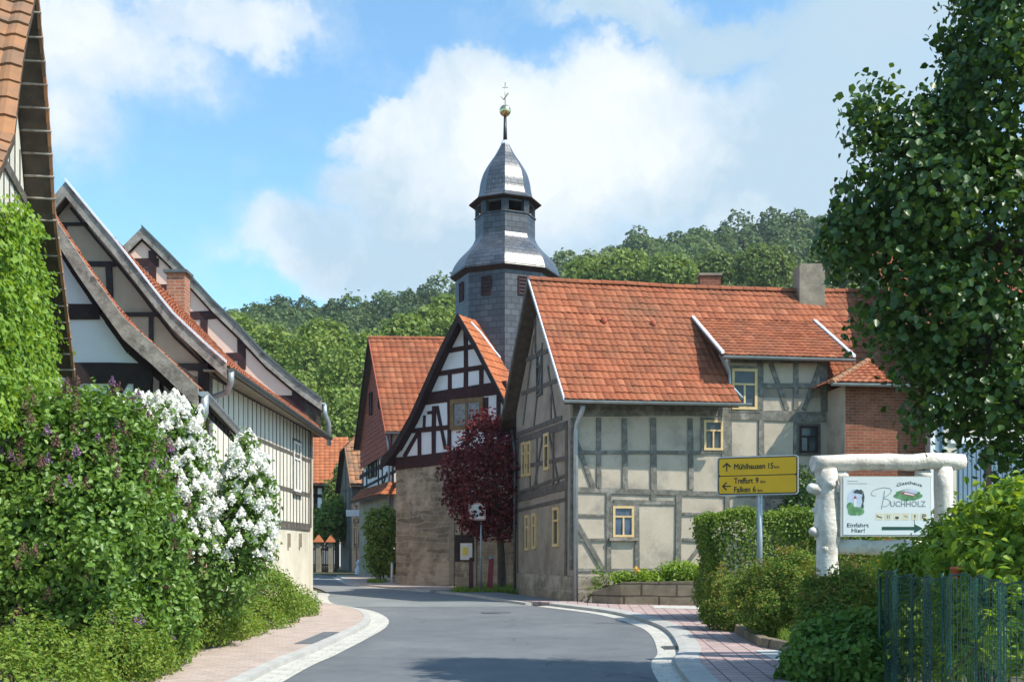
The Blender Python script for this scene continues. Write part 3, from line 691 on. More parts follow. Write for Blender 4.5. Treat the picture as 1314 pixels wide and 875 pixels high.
# brick annex on the right end of the same house
X = thing('brick_annex', 'small red brick annex with hipped tile roof beside the long grey house', 'annex', (8.4, 27.4, gz(0, 27.4)))
n0, n1 = V((8.36, 27.35)), V((11.4, 27.75))
mb = MB(); mb.prism([(8.36, 27.35, .3), (11.4, 27.75, .3), (11.4, 29.2, .3), (8.2, 28.7, .3)], (0, 0, 5.62)); mb.build('wall', MT['brick'], X)
lf = Face((8.2, 28.7), (8.36, 27.35)); mb = MB(); lf.rect(mb, 0, .3, lf.L - .005, 5.9, -.02, .012); mb.build('side_plaster', MT['plaster_grey'], X)
ea, eb_, ta, tb = V((7.9, 26.98, 5.93)), V((11.7, 27.4, 5.93)), at(1130, 452, 29.2), at(1235, 452, 29.6)
tiles('roof', [ea, ta], [eb_, tb], 'tile_red', X, tw=.18, th=.27, amp=.02)
back = V((7.75, 28.9, 5.95)); tiles('roof', [back, ta - V((0.02, 0, 0))], [ea, ta], 'tile_red', X, tw=.18, th=.27, amp=.02)
deck([ea, ta], [eb_, tb], 'soffit', X, thick=.08); ridge(ea, ta, 'tile_brown', X, r=.1, seg=.3)
gutter(ea + V((0, -.05, -.04)), eb_ + V((0, -.05, -.04)), X)

# cream house with a garage door, far right
X = thing('cream_house', 'cream rendered house with blue-grey garage door behind the big leafy tree', 'house', (10.9, 27.2, gz(0, 27)))
q = [V((10.9, 29.5)), V((10.5, 27.15)), V((19, 27.9)), V((19, 36)), V((10.9, 36))]
q = [V((10.75, 30.2)), V((10.42, 27.2)), V((20, 28.0)), V((20, 37)), V((10.75, 37))]
mb = MB(); mb.prism([(p.x, p.y, .3) for p in q], (0, 0, 6.4)); mb.build('wall', MT['plaster_cream'], X)
cf = Face(q[1], q[2])
mb = MB(); a0, z1 = cf.px(1229, 569); a1, z0 = cf.px(1330, 640); cf.rect(mb, a0, .42, a1, z1, -.02, .02)
for k in range(18): cf.rect(mb, a0 + (a1 - a0) * k / 18 + .02, .42, a0 + (a1 - a0) * (k + 1) / 18 - .02, z1 - .04, .01, .035)
gd = mb.build('garage_door', MT['garage'], X)
mb = MB(); am, _ = cf.px(1267, 600); cf.rect(mb, am - .08, .42, am + .08, z1, .01, .06); mb.build('door_post', MT['wood_dark'], gd)
mb = MB(); cf.rect(mb, a0 - .2, z1, a1 + .2, z1 + .2, -.02, .05); mb.build('lintel', MT['plaster_white'], gd)
pipe([cf.ppx(1209, 470, .07), cf.ppx(1209, 690, .07)], X, .055, 'garage')
mb = MB(); cf.rect(mb, .0, .3, .35, 6.6, -.02, .03); mb.build('corner_pilaster', MT['plaster_white'], X)
sf = Face(q[0], q[1]); window(sf, 1.6, 2.6, 2.4, 3.5, X, fm='white_paint')
tiles('roof', [V((10.0, 26.8, 6.6)), V((10.3, 31.5, 10.4))], [V((20.4, 27.6, 6.6)), V((20.4, 32, 10.4))], 'tile_red', X, tw=.3, th=.33)
deck([V((10.0, 26.8, 6.6)), V((10.3, 31.5, 10.4))], [V((20.4, 27.6, 6.6)), V((20.4, 32, 10.4))], 'soffit', X)
mb = MB(); mb.prism([(10.8, 27.6, 6.68), (10.9, 31.5, 10.2), (10.9, 36.5, 6.68)], (9, .3, 0)); mb.build('gable', MT['plaster_cream'], X)

# planter wall before the grey house
X = thing('planter_wall', 'low hewn stone planter wall in front of the grey half-timbered house', 'garden wall', (1.95, 26.5, gz(0, 26.5)))
mb = MB(); pw = [V((1.95, 26.62)), V((2.6, 26.1)), V((4.7, 25.55)), V((5.6, 25.4))]; bk_ = [V((2.0, 27.3)), V((2.7, 26.5)), V((4.8, 25.95)), V((5.7, 25.8))]
tz = [.74, 1.0, 1.04, 1.04]
for i in range(3): mb.hexa([(*pw[i], .25), (*pw[i + 1], .25), (*bk_[i + 1], .25), (*bk_[i], .25), (*pw[i], tz[i]), (*pw[i + 1], tz[i + 1]), (*bk_[i + 1], tz[i + 1]), (*bk_[i], tz[i])])
mb.build('stone_wall', MT['stone_block'], X)
mb = MB(); mb.prism([(*bk_[1], .3), (*bk_[2], .3), (5.6, 28.0, .3), (2.3, 27.6, .3)], (0, 0, .6)); mb.build('earth', MT['soil'], X)
# ------------------------------------------------------------------ church
C0 = V((-4.03, 37.9)); ce = V((.857, -.5153)).normalized(); W = 5.2; cn = V((-ce.y, ce.x))   # cn points to the back
CF = Face(C0, C0 + ce * W)
X = thing('church', 'old village church with stone base, half-timbered gable and octagonal slate tower', 'church', (C0.x, C0.y, gz(*C0)))
CB = 9.0; apx = CF.px(588, 409)
mb = MB(); foot = [C0, C0 + ce * W, C0 + ce * W + cn * CB, C0 + cn * CB]
mb.prism([(p.x, p.y, .3) for p in foot], (0, 0, 4.72)); mb.build('stone_wall', MT['stone'], X)
# verge lines: unproject the flared left verge on the verge plane, mirror it for the right one
VP = Face(C0 - cn * .42, C0 - cn * .42 + ce * W)
Lp = [VP.px(*p) for p in ((489, 592), (506, 571), (527, 534), (548, 487), (566, 447), (588, 404))]
ac, zc = Lp[-1]
fl = lambda d: [VP.pt(a, z, -d) for a, z in Lp]
frt = lambda d: [VP.pt(2 * ac - a, z, -d) for a, z in Lp]
mb = MB(); body = [(a, z - .16) for a, z in Lp if 0.05 < a]; body = [(0.02, 4.95), (0.02, Lp[1][1] - .2)] + body + [(2 * ac - a, z) for a, z in reversed(body[:-1])] + [(2 * ac - .02, Lp[1][1] - .2), (2 * ac - .02, 4.95)]
mb.prism([CF.pt(a, z, -.002) for a, z in body], (cn.x * CB, cn.y * CB, 0)); mb.build('gable', MT['plaster_white'], X)
mb = MB()
CF.bpx(mb, [(508, 595, 690, 574, 0.447), (573, 450.5, 609, 444.5, 0.172), (556, 480.5, 628, 470, 0.172), (538, 513, 650, 496, 0.430), (516, 554, 650, 541, 0.172), (549, 530, 558, 528.5, 0.103),
            (598, 425, 598, 500, 0.172), (577.5, 479, 577.5, 503, 0.155), (618, 473, 618, 497, 0.155), (557.5, 521, 556.8, 583, 0.172), (538.5, 553, 538.5, 586, 0.138), (577, 515, 577, 578, 0.155), (624, 510, 624, 560, 0.172),
            (545, 533, 544.5, 549, 0.112), (561, 521, 572, 576, 0.129), (538, 553, 519, 586, 0.146), (640, 505, 640, 575, 0.155), (600, 546, 600, 578, 0.138), (610, 547, 597, 578, 0.112), (660, 540, 660, 575, 0.138)])
mb.build('timber_frame', MT['wood_red'], X)
window_px(CF, 579, 513, 621, 549, X, fm='window_old', gm='curtain', nv=1, trans=1, fw=.14, d=.05)
for nm, a, b in (('roof', frt(0), frt(2.2)), ('roof', fl(CB), fl(0))):
    tiles(nm, a, b, 'tile_orange', X, tw=.27, th=.3)
tiles('rear_roof', frt(2.2), frt(CB), 'tile_orange', X, tw=.3, th=.33)
deck(fl(0), fl(CB), 'wood_red', X, thick=.1); deck(frt(0), frt(CB), 'wood_red', X, thick=.1)
mb = MB()
barge(fl(0), -cn, 'wood_dark', X, w=.34, th=.05, up=.05); barge(frt(0), -cn, 'wood_dark', X, w=.28, th=.05, up=.05)
# niche round the notice case
mb = MB(); a0, z1 = CF.px(577, 671); a1, z0 = CF.px(612, 757)
CF.rect(mb, a0, .4, a0 + .2, z1, -.02, .04); CF.rect(mb, a1 - .2, .4, a1, z1, -.02, .04); CF.rect(mb, a0 - .05, z1, a1 + .05, z1 + .25, -.02, .05); mb.build('door_surround', MT['stone_trim'], X)
# tower
TC = V((-.24, 38.3)); k_ = 38.3 / F
def zt(y): return EYE + (HY - y) * k_
def octa(name, prof, mat, parent, close=True, n=8):
    mb = MB(); mb.uv = []
    vl = 0
    for i, (r, z) in enumerate(prof):
        for j in range(n):
            a = -math.pi / 2 + j * 2 * math.pi / n; mb.v.append((TC.x + r * math.cos(a), TC.y + r * math.sin(a), z))
    for i in range(len(prof) - 1):
        (r0, z0), (r1, z1) = prof[i], prof[i + 1]; dv = math.hypot(r1 - r0, z1 - z0); h0, h1 = r0 * .383, r1 * .383
        for j in range(n):
            mb.f.append((i * n + j, i * n + (j + 1) % n, (i + 1) * n + (j + 1) % n, (i + 1) * n + j)); mb.smooth.append(False)
            o = j * 2.37; mb.uv.append([(o - h0, vl), (o + h0, vl), (o + h1, vl + dv), (o - h1, vl + dv)])
        vl += dv
    return mb.build(name, MT[mat], parent)
tw = octa('tower', [(1.75, .5), (1.75, zt(357))], 'slate', X)
octa('tower_cornice', [(1.70, zt(363)), (1.93, zt(357)), (1.93, zt(354.5)), (1.5, zt(354))], 'wood_dark', tw)
def smoothprof(pts, n=4):
    out = []
    for i in range(len(pts) - 1):
        a, b, c, d = pts[max(i - 1, 0)], pts[i], pts[i + 1], pts[min(i + 2, len(pts) - 1)]
        for k in range(n):
            t = k / n
            out.append(tuple(.5 * (2 * b[q] + (c[q] - a[q]) * t + (2 * a[q] - 5 * b[q] + 4 * c[q] - d[q]) * t * t + (3 * b[q] - a[q] - 3 * c[q] + d[q]) * t ** 3) for q in (0, 1)))
    return out + [pts[-1]]
octa('skirt_roof', smoothprof([(1.94, zt(356.5)), (1.88, zt(350)), (1.77, zt(341)), (1.56, zt(331)), (1.31, zt(322)), (1.13, zt(314)), (1.06, zt(308))]), 'slate_roof', tw)
ln = octa('lantern', [(1.05, zt(309)), (1.05, zt(283)), (1.09, zt(282.5)), (1.09, zt(281)), (.2, zt(281))], 'slate', tw)
for j in range(8):
    a = -math.pi / 2 + j * math.pi / 4; p = (TC.x + .98 * math.cos(a), TC.y + .98 * math.sin(a))
    mb = MB(); c_, s_ = math.cos(a), math.sin(a)
    mb.box((p[0] - s_ * .13 - c_ * .07, p[1] + c_ * .13 - s_ * .07, zt(281.5)), (s_ * .26, -c_ * .26, 0), (c_ * .14, s_ * .14, 0), (0, 0, zt(266) - zt(281.5))); mb.build('post', MT['slate'], ln)
octa('lantern_lintel', [(.9, zt(268)), (1.04, zt(268)), (1.04, zt(264.5)), (1.0, zt(264))], 'slate', ln)
octa('dome_cornice', [(1.0, zt(266)), (1.27, zt(264.5)), (1.27, zt(263)), (.5, zt(262.5))], 'wood_dark', tw)
octa('dome', smoothprof([(1.28, zt(264.2)), (1.13, zt(260.5)), (1.0, zt(256)), (.92, zt(248)), (.87, zt(236)), (.76, zt(223)), (.57, zt(211)), (.36, zt(200)), (.22, zt(191)), (.10, zt(183))]), 'slate_roof', tw)
octa('dome_collar', [(.145, zt(186)), (.15, zt(185)), (.10, zt(181))], 'flashing', tw)
mb = MB(); mb.tube([(TC.x, TC.y, zt(184)), (TC.x, TC.y, zt(150))], [.075, .05], 10); mb.build('spire_mast', MT['slate'], tw)
mb = MB(); mb.lathe((TC.x, TC.y, zt(142.5)), [(.2 * math.cos(t), .2 * math.sin(t)) for t in [math.pi * (i / 12 - .5) for i in range(13)]], 24); gb = mb.build('gilded_ball', MT['gold'], tw)
mb = MB(); mb.tube([(TC.x, TC.y, zt(137)), (TC.x, TC.y, zt(106))], .015, 8); mb.cbox((TC.x, TC.y, zt(113)), .2, .02, .02)
mb.tube([(TC.x - .16, TC.y, zt(124)), (TC.x - .05, TC.y, zt(128)), (TC.x + .08, TC.y, zt(121)), (TC.x + .2, TC.y, zt(117.5))], [.01, .03, .025, .008], 8)
mb.build('weather_vane', MT['gold'], gb)
for j in (6, 7, 0, 1):                                                       # louvred sound windows on the front faces
    a0, a1 = -math.pi / 2 + j * math.pi / 4, -math.pi / 2 + (j + 1) * math.pi / 4
    P0 = (TC.x + 1.75 * math.cos(a0), TC.y + 1.75 * math.sin(a0)); P1 = (TC.x + 1.75 * math.cos(a1), TC.y + 1.75 * math.sin(a1))
    f_ = Face(P0, P1); c_ = f_.L / 2; z0, z1 = zt(392), zt(370); mb = MB()
    f_.rect(mb, c_ - .15, z0, c_ + .15, z1, -.02, .012); lv = mb.build('louvre_window', MT['black'], tw)
    mb = MB(); f_.rect(mb, c_ - .19, z0, c_ - .15, z1, -.02, .04); f_.rect(mb, c_ + .15, z0, c_ + .19, z1, -.02, .04); f_.rect(mb, c_ - .19, z1, c_ + .19, z1 + .04, -.02, .05)
    for q in range(5):
        zz = z0 + (z1 - z0) * (q + .2) / 5; mb.hexa([f_.pt(c_ - .15, zz, .05), f_.pt(c_ + .15, zz, .05), f_.pt(c_ + .15, zz, .04), f_.pt(c_ - .15, zz, .04), f_.pt(c_ - .15, zz + .06, .025), f_.pt(c_ + .15, zz + .06, .025), f_.pt(c_ + .15, zz + .06, .015), f_.pt(c_ - .15, zz + .06, .015)])
    mb.build('slats', MT['wood_red'], lv)
# pale lead flashing where the orange roof meets the tower
p0, p1 = at(593, 404, 36.9), at(649, 468, 36.35)
mb = MB()
pv = [(590, 402), (604, 415), (618, 430), (632, 449), (641, 460), (650, 468)]
pts = []
Rl = frt(0)
fw_ = CF
def onroof(x, y):   # nearest approach of a sight line to the right-hand slope
    best = None
    for i in range(len(Lp) - 1):
        q0, q1 = frt(0)[i], frt(0)[i + 1]; n_ = (q1 - q0).cross(V((cn.x, cn.y, 0))).normalized()
        d = V(((x - CX) / F, 1, (HY - y) / F)); t = (q0 - V((0, 0, EYE))).dot(n_) / d.dot(n_); P = V((0, 0, EYE)) + d * t
        m = (P - q0).dot(q1 - q0) / (q1 - q0).length_squared
        zmin, zmax = sorted((q0.z, q1.z))
        if zmin - .05 <= P.z <= zmax + .05: best = P
    return best
pts = [p for p in (onroof(*q) for q in pv) if p]
if len(pts) > 1: mb.tube([p + V((0, -.02, .03)) for p in pts], .05, 6); mb.build('roof_flashing', MT['flashing'], X)

X = thing('notice_case', 'glazed dark notice case with paper notices on the church stone wall', 'notice board', CF.pt(CF.px(597, 720)[0], gz(0, 36), .05))
a0, z1 = CF.px(585, 686); a1, z0 = CF.px(609, 720); mb = MB()
CF.rect(mb, a0, z0, a1, z1, .012, .06); mb.build('case', MT['wood_dark'], X)
mb = MB(); CF.rect(mb, a0 + .22, z0 + .05, a1 - .05, z1 - .28, .05, .068); mb.build('notice', MT['paper'], X)
mb = MB(); a2, z2 = CF.px(597.5, 707); CF.rect(mb, a2 - .09, z2 - .13, a2 + .14, z2 + .13, .06, .073); mb.build('notice', MT['paper_yellow'], X)

# ------------------------------------------------------------------ houses beyond the church
N, Fc = V((-4.85, 44.2)), V((-6.8, 50.0)); GR = Face(Fc, N); vr = V((1, .06)).normalized()
X = thing('tile_hung_house', 'tall house with red tile-hung gable and black-and-white storey behind the church', 'house', (N.x, N.y, gz(*N)))
zr = at(0, 433, 47.0).z; ze = 6.85; mb = MB()
prof = [(0, .4), (GR.L, .4), (GR.L, ze), (GR.L / 2, zr - .2), (0, ze)]
mb.prism([GR.pt(a, z) for a, z in prof], (vr.x * 9, vr.y * 9, 0)); mb.build('wall', MT['plaster_white'], X)
zh = at(0, 592, 45).z - .3
mb = MB(); GR.rect(mb, -.02, .4, GR.L + .02, at(0, 628, 45).z - .1, -.05, .2); mb.build('ground_floor', MT['plaster_old'], X)
mb = MB()
for x0, y0, x1, y1, w in ((462, 612, 508, 588, .2), (464, 642, 508, 622, .2), (466, 626, 508, 604, .12), (471, 600, 471, 640, .18), (486, 590, 486, 630, .16), (491, 592, 491, 628, .14), (504, 580, 504, 624, .2), (466, 604, 466, 640, .16), (497, 606, 490, 628, .12)):
    GR.bpx(mb, [(x0, y0, x1, y1, w)])
mb.build('timber_frame', MT['wood_dark'], X)
for q in ((473.5, 572, 478, 613), (479.5, 570, 484, 611), (492, 562, 496, 592), (498, 560, 502, 590)): window_px(GR, *q, X, fm='wood_dark', nv=0, trans=1, fw=.05)
g0 = GR.pt(-.25, 5.6, .1); g1 = GR.pt(GR.L + .25, 5.85, .1)
gm_ = GR.pt(GR.L / 2, zr - .1, .1)
tiles('hung_tiles', [g0, GR.pt(-.25, ze - .1, .1), gm_], [g1, GR.pt(GR.L + .25, ze - .1, .1), gm_ + V((.02, 0, 0))], 'tile_hung', X, tw=.22, th=.22, amp=.008, lift=.02)
for q in ((478.5, 505, 481.5, 531), (490.5, 497, 493.5, 523)): window_px(GR, *q, X, fm='wood_dark', nv=0, trans=1, fw=.04, d=.16)
er0, rr0 = GR.pt(GR.L + .4, ze - .25, .35), GR.pt(GR.L / 2, zr, .35); vv = V((vr.x, vr.y, 0)) * 9.4
el0 = GR.pt(-.4, ze - .25, .35)
tiles('roof', [er0, rr0], [er0 + vv, rr0 + vv], 'tile_red', X, tw=.27, th=.31); tiles('rear_roof', [el0 + vv, rr0 + vv], [el0, rr0], 'tile_red', X, tw=.5, th=.5)
deck([er0, rr0], [er0 + vv, rr0 + vv], 'soffit', X); deck([el0, rr0], [el0 + vv, rr0 + vv], 'soffit', X)
barge([er0, rr0], GR.n, 'tile_hung', X, w=.16, name='verge_tiles'); barge([el0, rr0], GR.n, 'wood_red', X, w=.2)
ridge(rr0, rr0 + vv, 'tile_red', X); gutter(er0 + V((0, -.06, -.04)), er0 + vv + V((0, -.06, -.04)), X)
p = GR.pt(GR.L + .2, ze - .4, .25); pipe([p, p + V((.05, .1, -.5)), p + V((.05, .2, -1.2)), p + V((.05, .2, -3))], X, .05)
zp0, zp1 = 4.08, 4.62
tiles('pent_roof', [GR.pt(-.1, zp0, .6), GR.pt(0, zp1, .12)], [GR.pt(GR.L + .4, zp0, .6), GR.pt(GR.L + .1, zp1, .12)], 'tile_red', X, tw=.24, th=.26)
tiles('pent_roof', [GR.pt(GR.L + .4, zp0, .6), GR.pt(GR.L + .1, zp1, .12)], [GR.pt(GR.L + .5, zp0, -1.5), GR.pt(GR.L + .1, zp1, -1.5)], 'tile_orange', X, tw=.24, th=.26)
deck([GR.pt(-.1, zp0, .6), GR.pt(0, zp1, .12)], [GR.pt(GR.L + .4, zp0, .6), GR.pt(GR.L + .1, zp1, .12)], 'soffit', X, thick=.08)

n0, n1 = V((-7.8, 54.0)), V((-9.35, 59.5)); BG = Face(n1, n0); BE = Face(n0, n0 + V((5, .6)))
X = thing('grey_barn', 'narrow weathered grey timber barn with patchy brown tile roof and half hip', 'barn', (n0.x, n0.y, gz(*n0)))
zeb, zrb = 5.35, at(0, 541, 56.5).z
mb = MB(); mb.prism([BG.pt(a, z) for a, z in ((0, .5), (BG.L, .5), (BG.L, zeb), (BG.L * .66, 7.0), (BG.L * .34, 7.0), (0, zeb))], (5, .6, 0)); mb.build('wall', MT['oldboards'], X)
mb = MB()
for q in ((440, 628, 452, 626, .2), (440, 665, 453, 668, .2), (444, 600, 444, 664, .16), (449, 590, 449, 732, .16), (440, 700, 452, 703, .14)): BG.bpx(mb, [q])
for q in ((453, 668, 470, 668, .25), (454, 620, 454, 733, .2), (460, 622, 460, 733, .14), (466, 622, 466, 733, .16), (453, 700, 470, 701, .14), (456, 670, 462, 700, .12)): BE.bpx(mb, [q])
mb.build('timber_frame', MT['wood_gable'], X)
for q in ((456, 628, 459, 648), (462, 628, 465, 648), (455.5, 676, 459, 697)): window_px(BE, *q, X, fm='oldboards', nv=0, trans=1, fw=.05)
er, hl, rl = BG.pt(BG.L + .3, 5.15, .22), BG.pt(BG.L * .68, 7.15, .22), BG.pt(BG.L / 2, 8.6, -1.1); ex = V((4.6, .5, 0))
er2 = BG.pt(-.3, 5.15, .22); hl2 = BG.pt(BG.L * .32, 7.15, .22)
tiles('roof', [er, hl], [er + ex, hl + ex], 'tile_brown', X, tw=.26, th=.34, jit=.02); tiles('roof', [hl, rl], [hl + ex, rl + ex], 'tile_brown', X, tw=.26, th=.34, jit=.02)
tiles('half_hip', [hl2, rl], [hl, rl + V((.02, 0, 0))], 'tile_red', X, tw=.24, th=.3)
deck([er, hl, rl], [er + ex, hl + ex, rl + ex], 'soffit', X); deck([er2, hl2, rl], [er2 + ex, hl2 + ex, rl + ex], 'soffit', X)
barge([er, hl], BG.n, 'tile_brown', X, w=.2, name='verge_tiles'); barge([er2, hl2], BG.n, 'wood_dark', X, w=.25)

X = thing('far_house', 'distant white half-timbered house with plain orange roof at the end of the street', 'house', (-11.5, 66, gz(0, 66)))
FF = Face((-16, 66), (-9.9, 66.2)); mb = MB(); FF.rect(mb, 0, .6, FF.L, at(0, 618, 66).z, -6, 0); mb.build('wall', MT['plaster_white'], X)
mb = MB()
for q in ((400, 623, 447, 623, .3), (400, 636, 447, 636, .2), (416, 622, 416, 660, .25), (438, 622, 438, 660, .25), (405, 622, 405, 660, .25), (400, 655, 447, 655, .25), (427, 637, 421, 655, .2)): FF.bpx(mb, [q])
mb.build('timber_frame', MT['wood_dark'], X)
a_, b_ = at(372, 620, 65.4), at(447, 620, 65.4); c_, d_ = at(372, 561, 69), at(447, 561, 69)
tiles('roof', [a_, c_], [b_, d_], 'tile_orange', X, tw=.3, th=.33); deck([a_, c_], [b_, d_], 'soffit', X)
mb = MB(); mb.prism([FF.pt(FF.L - .05, at(0, 620, 66).z - .1, 0), FF.pt(FF.L - .05, c_.z - .2, -3), FF.pt(FF.L - .05, at(0, 620, 66).z - .1, -6)], (-6, 0, 0)); mb.build('gable', MT['plaster_white'], X)

# wooden fence and its tiled pillars at the far bend
FP = Face((-10.6, 55.0), (-8.75, 54.8))
X = thing('plank_fence', 'brown upright plank fence at the far end of the street', 'fence', (-9.7, 55, gz(0, 55)))
mb = MB(); k = 22
for i in range(k):
    a0 = FP.L * i / k + .01; h = 2.25 + random.uniform(-.04, .04); FP.rect(mb, a0, .82, a0 + FP.L / k - .02, h, 0, .03)
FP.rect(mb, 0, 1.1, FP.L, 1.2, -.05, -.001); FP.rect(mb, 0, 1.9, FP.L, 2.0, -.05, -.001); mb.build('planks', MT['fence_wood'], X)
for i, x in enumerate((409, 425)):
    p = at(x, 733, 54.6); Y = thing('gate_pillar', ['terracotta-capped fence pillar nearest the pale house corner', 'terracotta-capped fence pillar nearest the grey barn'][i], 'pillar', (p.x, p.y, gz(0, 55)), 'tile-capped pillars of the plank fence')
    mb = MB(); mb.cbox((p.x, p.y, .8), .24, .24, 1.5); mb.build('shaft', MT['stone_trim'], Y)
    mb = MB(); zz = 2.3
    mb.add([(p.x - .26, p.y - .24, zz), (p.x + .26, p.y - .24, zz), (p.x + .26, p.y + .24, zz), (p.x - .26, p.y + .24, zz), (p.x, p.y, zz + .42)], [(3, 2, 1, 0), (0, 1, 4), (1, 2, 4), (2, 3, 4), (3, 0, 4)]); mb.build('tile_cap', MT['tile_orange'], Y)
# ------------------------------------------------------------------ houses on the left
def mirror_roof(pl, ax):                                  # reflect a verge line about x = ax (gables that face the camera)
    return [V((2 * ax - p.x, p.y, p.z)) for p in pl]
def back(pl, d, sk=0): return [p + V((sk, d, 0)) for p in pl]

# pink gable house
H = thing('pink_gable_house', 'tall house with pink plastered gable and oxblood timbers, left side of the street', 'house', (-6.6, 35, gz(0, 35)))
Y = 34.0; vp = [at(*p, Y) for p in ((413, 515.5), (390, 499), (370, 483.5), (341, 458.5), (307, 422), (273, 389), (244, 357), (217, 329), (182.5, 295))]
ax = vp[-1].x; GF = Face((2 * ax + 6.45, 34.09), (-6.45, 34.09)); D = 4.6; KX = -1.9
zc = [(p.x, p.z - .3) for p in vp if p.x < -6.46]
prof = [(-6.45, .3), (-6.45, vp[1].z - .1)] + zc + [(2 * ax - x, z) for x, z in reversed(zc[:-1])] + [(2 * ax + 6.45, vp[1].z - .1), (2 * ax + 6.45, .3)]
mb = MB(); mb.prism([(x, 34.09, z) for x, z in prof], (KX, D, 0)); mb.build('wall', MT['plaster_pink'], H)
mb = MB(); GF.bpx(mb, [(168, 337, 204, 337, .26), (203, 370, 220, 369.5, .24), (236, 405.5, 281, 404, .28), (290, 458.5, 312, 458, .26), (350, 513, 379, 513, .3), (196, 322, 196, 372, .24), (262, 404, 262, 430, .24),
                       (310, 434, 310, 474, .26), (384, 500, 384, 560, .5), (178, 337, 178, 366, .2), (240, 404, 240, 370, .2)])
n_ = len(vp)
for i in range(n_ - 1):                                   # rafter beam following the verge on the wall
    p, q = vp[i], vp[i + 1]; GF.beam(mb, p.x - GF.o.x, p.z - .3, q.x - GF.o.x, q.z - .3, .1, .03)
mb.build('timber_frame', MT['wood_red'], H)
window_px(GF, 180, 340, 194, 355, H, fm='wood_red', gm='curtain', fw=.06)
tiles('roof', vp, back(vp, D + 1, KX), 'tile_red', H, tw=.25, th=.32); tiles('roof', back(mirror_roof(vp, ax), D + 1, KX), mirror_roof(vp, ax), 'tile_red', H, tw=.4, th=.4)
deck(vp, back(vp, D + 1, KX), 'wood_red', H); deck(mirror_roof(vp, ax), back(mirror_roof(vp, ax), D + 1, KX), 'wood_red', H)
barge(vp, (0, -1), 'wood_silver', H, w=.33, th=.05, up=.06); barge(mirror_roof(vp, ax), (0, -1), 'wood_silver', H, w=.34, th=.05, up=.06)
barge([p + V((0, 0, .08)) for p in vp], (0, -1), 'zinc_dark', H, w=.08, th=.09, up=.06, name='verge_flashing')
g = vp[0] + V((.06, 0, -.02)); gutter(g, g + V((KX, D + 1, 0)), H)
pipe([g + V((0, .1, -.05)), g + V((.02, .1, -.35)), g + V((.1, .3, -.6)), g + V((.1, .35, -1.3))], H, .075)
mb = MB(); mb.prism([vp[0] + V((-.05, .1, -.1)), vp[0] + V((-.05, .1, -1.1)), V((-6.46, 34.05, vp[0].z - 1.1)), V((-6.46, 34.05, vp[1].z - .2)), vp[1] + V((0, .1, -.2))], (0, .06, 0)); mb.build('eaves_panel', MT['soffit'], H)

# brown gable with the long boarded street wall
H = thing('boarded_house', 'house with brown plastered gable, pale boarded street wall and brick chimney', 'house', (-5.8, 24, gz(0, 24)))
Y = 20.6; wv = [at(*p, Y) for p in ((291, 470.5), (262.5, 446), (220.5, 406), (199, 379), (173.4, 346), (146, 311.5), (116.7, 277), (85, 238))]
ax = wv[-1].x; c0, c1 = V((-5.87, 21.0)), V((-5.69, 31.0)); GF = Face((2 * ax + 5.87, 20.82), (-5.87, 20.82)); SF = Face(c0, c1)
ZS = wv[0].z - .05
mb = MB(); zc = [(p.x, p.z - .22) for p in wv if p.x < -5.9]
prof = [(-5.87, .2), (-5.87, ZS + .15)] + zc + [(2 * ax - x, z) for x, z in reversed(zc[:-1])] + [(2 * ax + 5.87, ZS + .15), (2 * ax + 5.87, .2)]
mb.prism([(x, 20.82, z) for x, z in prof], (0, .68, 0)); mb.build('gable_wall', MT['plaster_brown'], H)
mb = MB(); mb.prism([(c0.x, 21.5, .2), (c1.x, c1.y, .2), (-12, 31, .2), (-12, 21.5, .2)], (0, 0, ZS - .1)); mb.build('street_wall', MT['plaster_cream'], H)
zr1, zr2, zr3 = 4.28, 3.32, 2.42
mb = MB()
for i in range(25):                                       # wide upright boards between the rails
    a0 = .25 + 9.5 * i / 25; SF.rect(mb, a0 + .012, zr3, a0 + 9.5 / 25 - .012, ZS + .12, 0, .022 + .006 * random.random())
mb.build('board_cladding', MT['boards'], H)
mb = MB()
for z, w in ((zr1, .1), (zr2, .12), (zr3, .2), (ZS + .02, .18)): SF.beam(mb, 0, z, SF.L - .35, z, w, .035)
for i in range(26): SF.beam(mb, .25 + 9.5 * i / 25, zr3, .25 + 9.5 * i / 25, ZS, .022, .033 + .0006 * i)
SF.beam(mb, .1, .2, .1, ZS + .1, .22, .05); SF.beam(mb, SF.L - .42, zr3, SF.L - .42, ZS, .1, .052)
mb.build('street_timber_frame', MT['wood_gable'], H)
mb = MB(); SF.rect(mb, SF.L - .36, .2, SF.L + .02, ZS + .05, -.02, .03); mb.build('corner_pier', MT['plaster_cream'], H)
window_px(SF, 375, 565, 384, 632, H, fm='white_paint', gm='glass', surround='wood_gable', nv=1, sill='wood_gable')
for x in (369.5, 384): window_px(SF, x - .7, 684, x + .7, 702, H, fm='soffit_light', nv=0, trans=1, fw=.03)
mb = MB(); GF.bpx(mb, [(70, 288, 113, 288, .07), (105, 339, 149, 339, .1), (148, 403.5, 207, 403.5, .09), (215, 470.8, 262, 471, .14), (83.5, 288, 84, 312, .08), (140, 339, 141.5, 384, .12), (194, 403, 194, 446, .09), (261, 466, 261, 580, .2)])
for i in range(len(wv) - 1):
    p, q = wv[i], wv[i + 1]; GF.beam(mb, p.x - GF.o.x, p.z - .36, q.x - GF.o.x, q.z - .36, .05, .03)
mb.build('gable_timber_frame', MT['wood_dark'], H)
fe = [at(*q) for q in ((421, 560, 31.5), (396, 538, 31), (353, 508, 30), (318, 483, 28.8), (291, 458.5, 27.4), (265, 431, 26), (240, 406, 25), (216, 380, 24), (188, 354.5, 23), (159, 322, 22.1), (117, 278, 21.4))] + [wv[-1] + V((0, .4, -.06))]
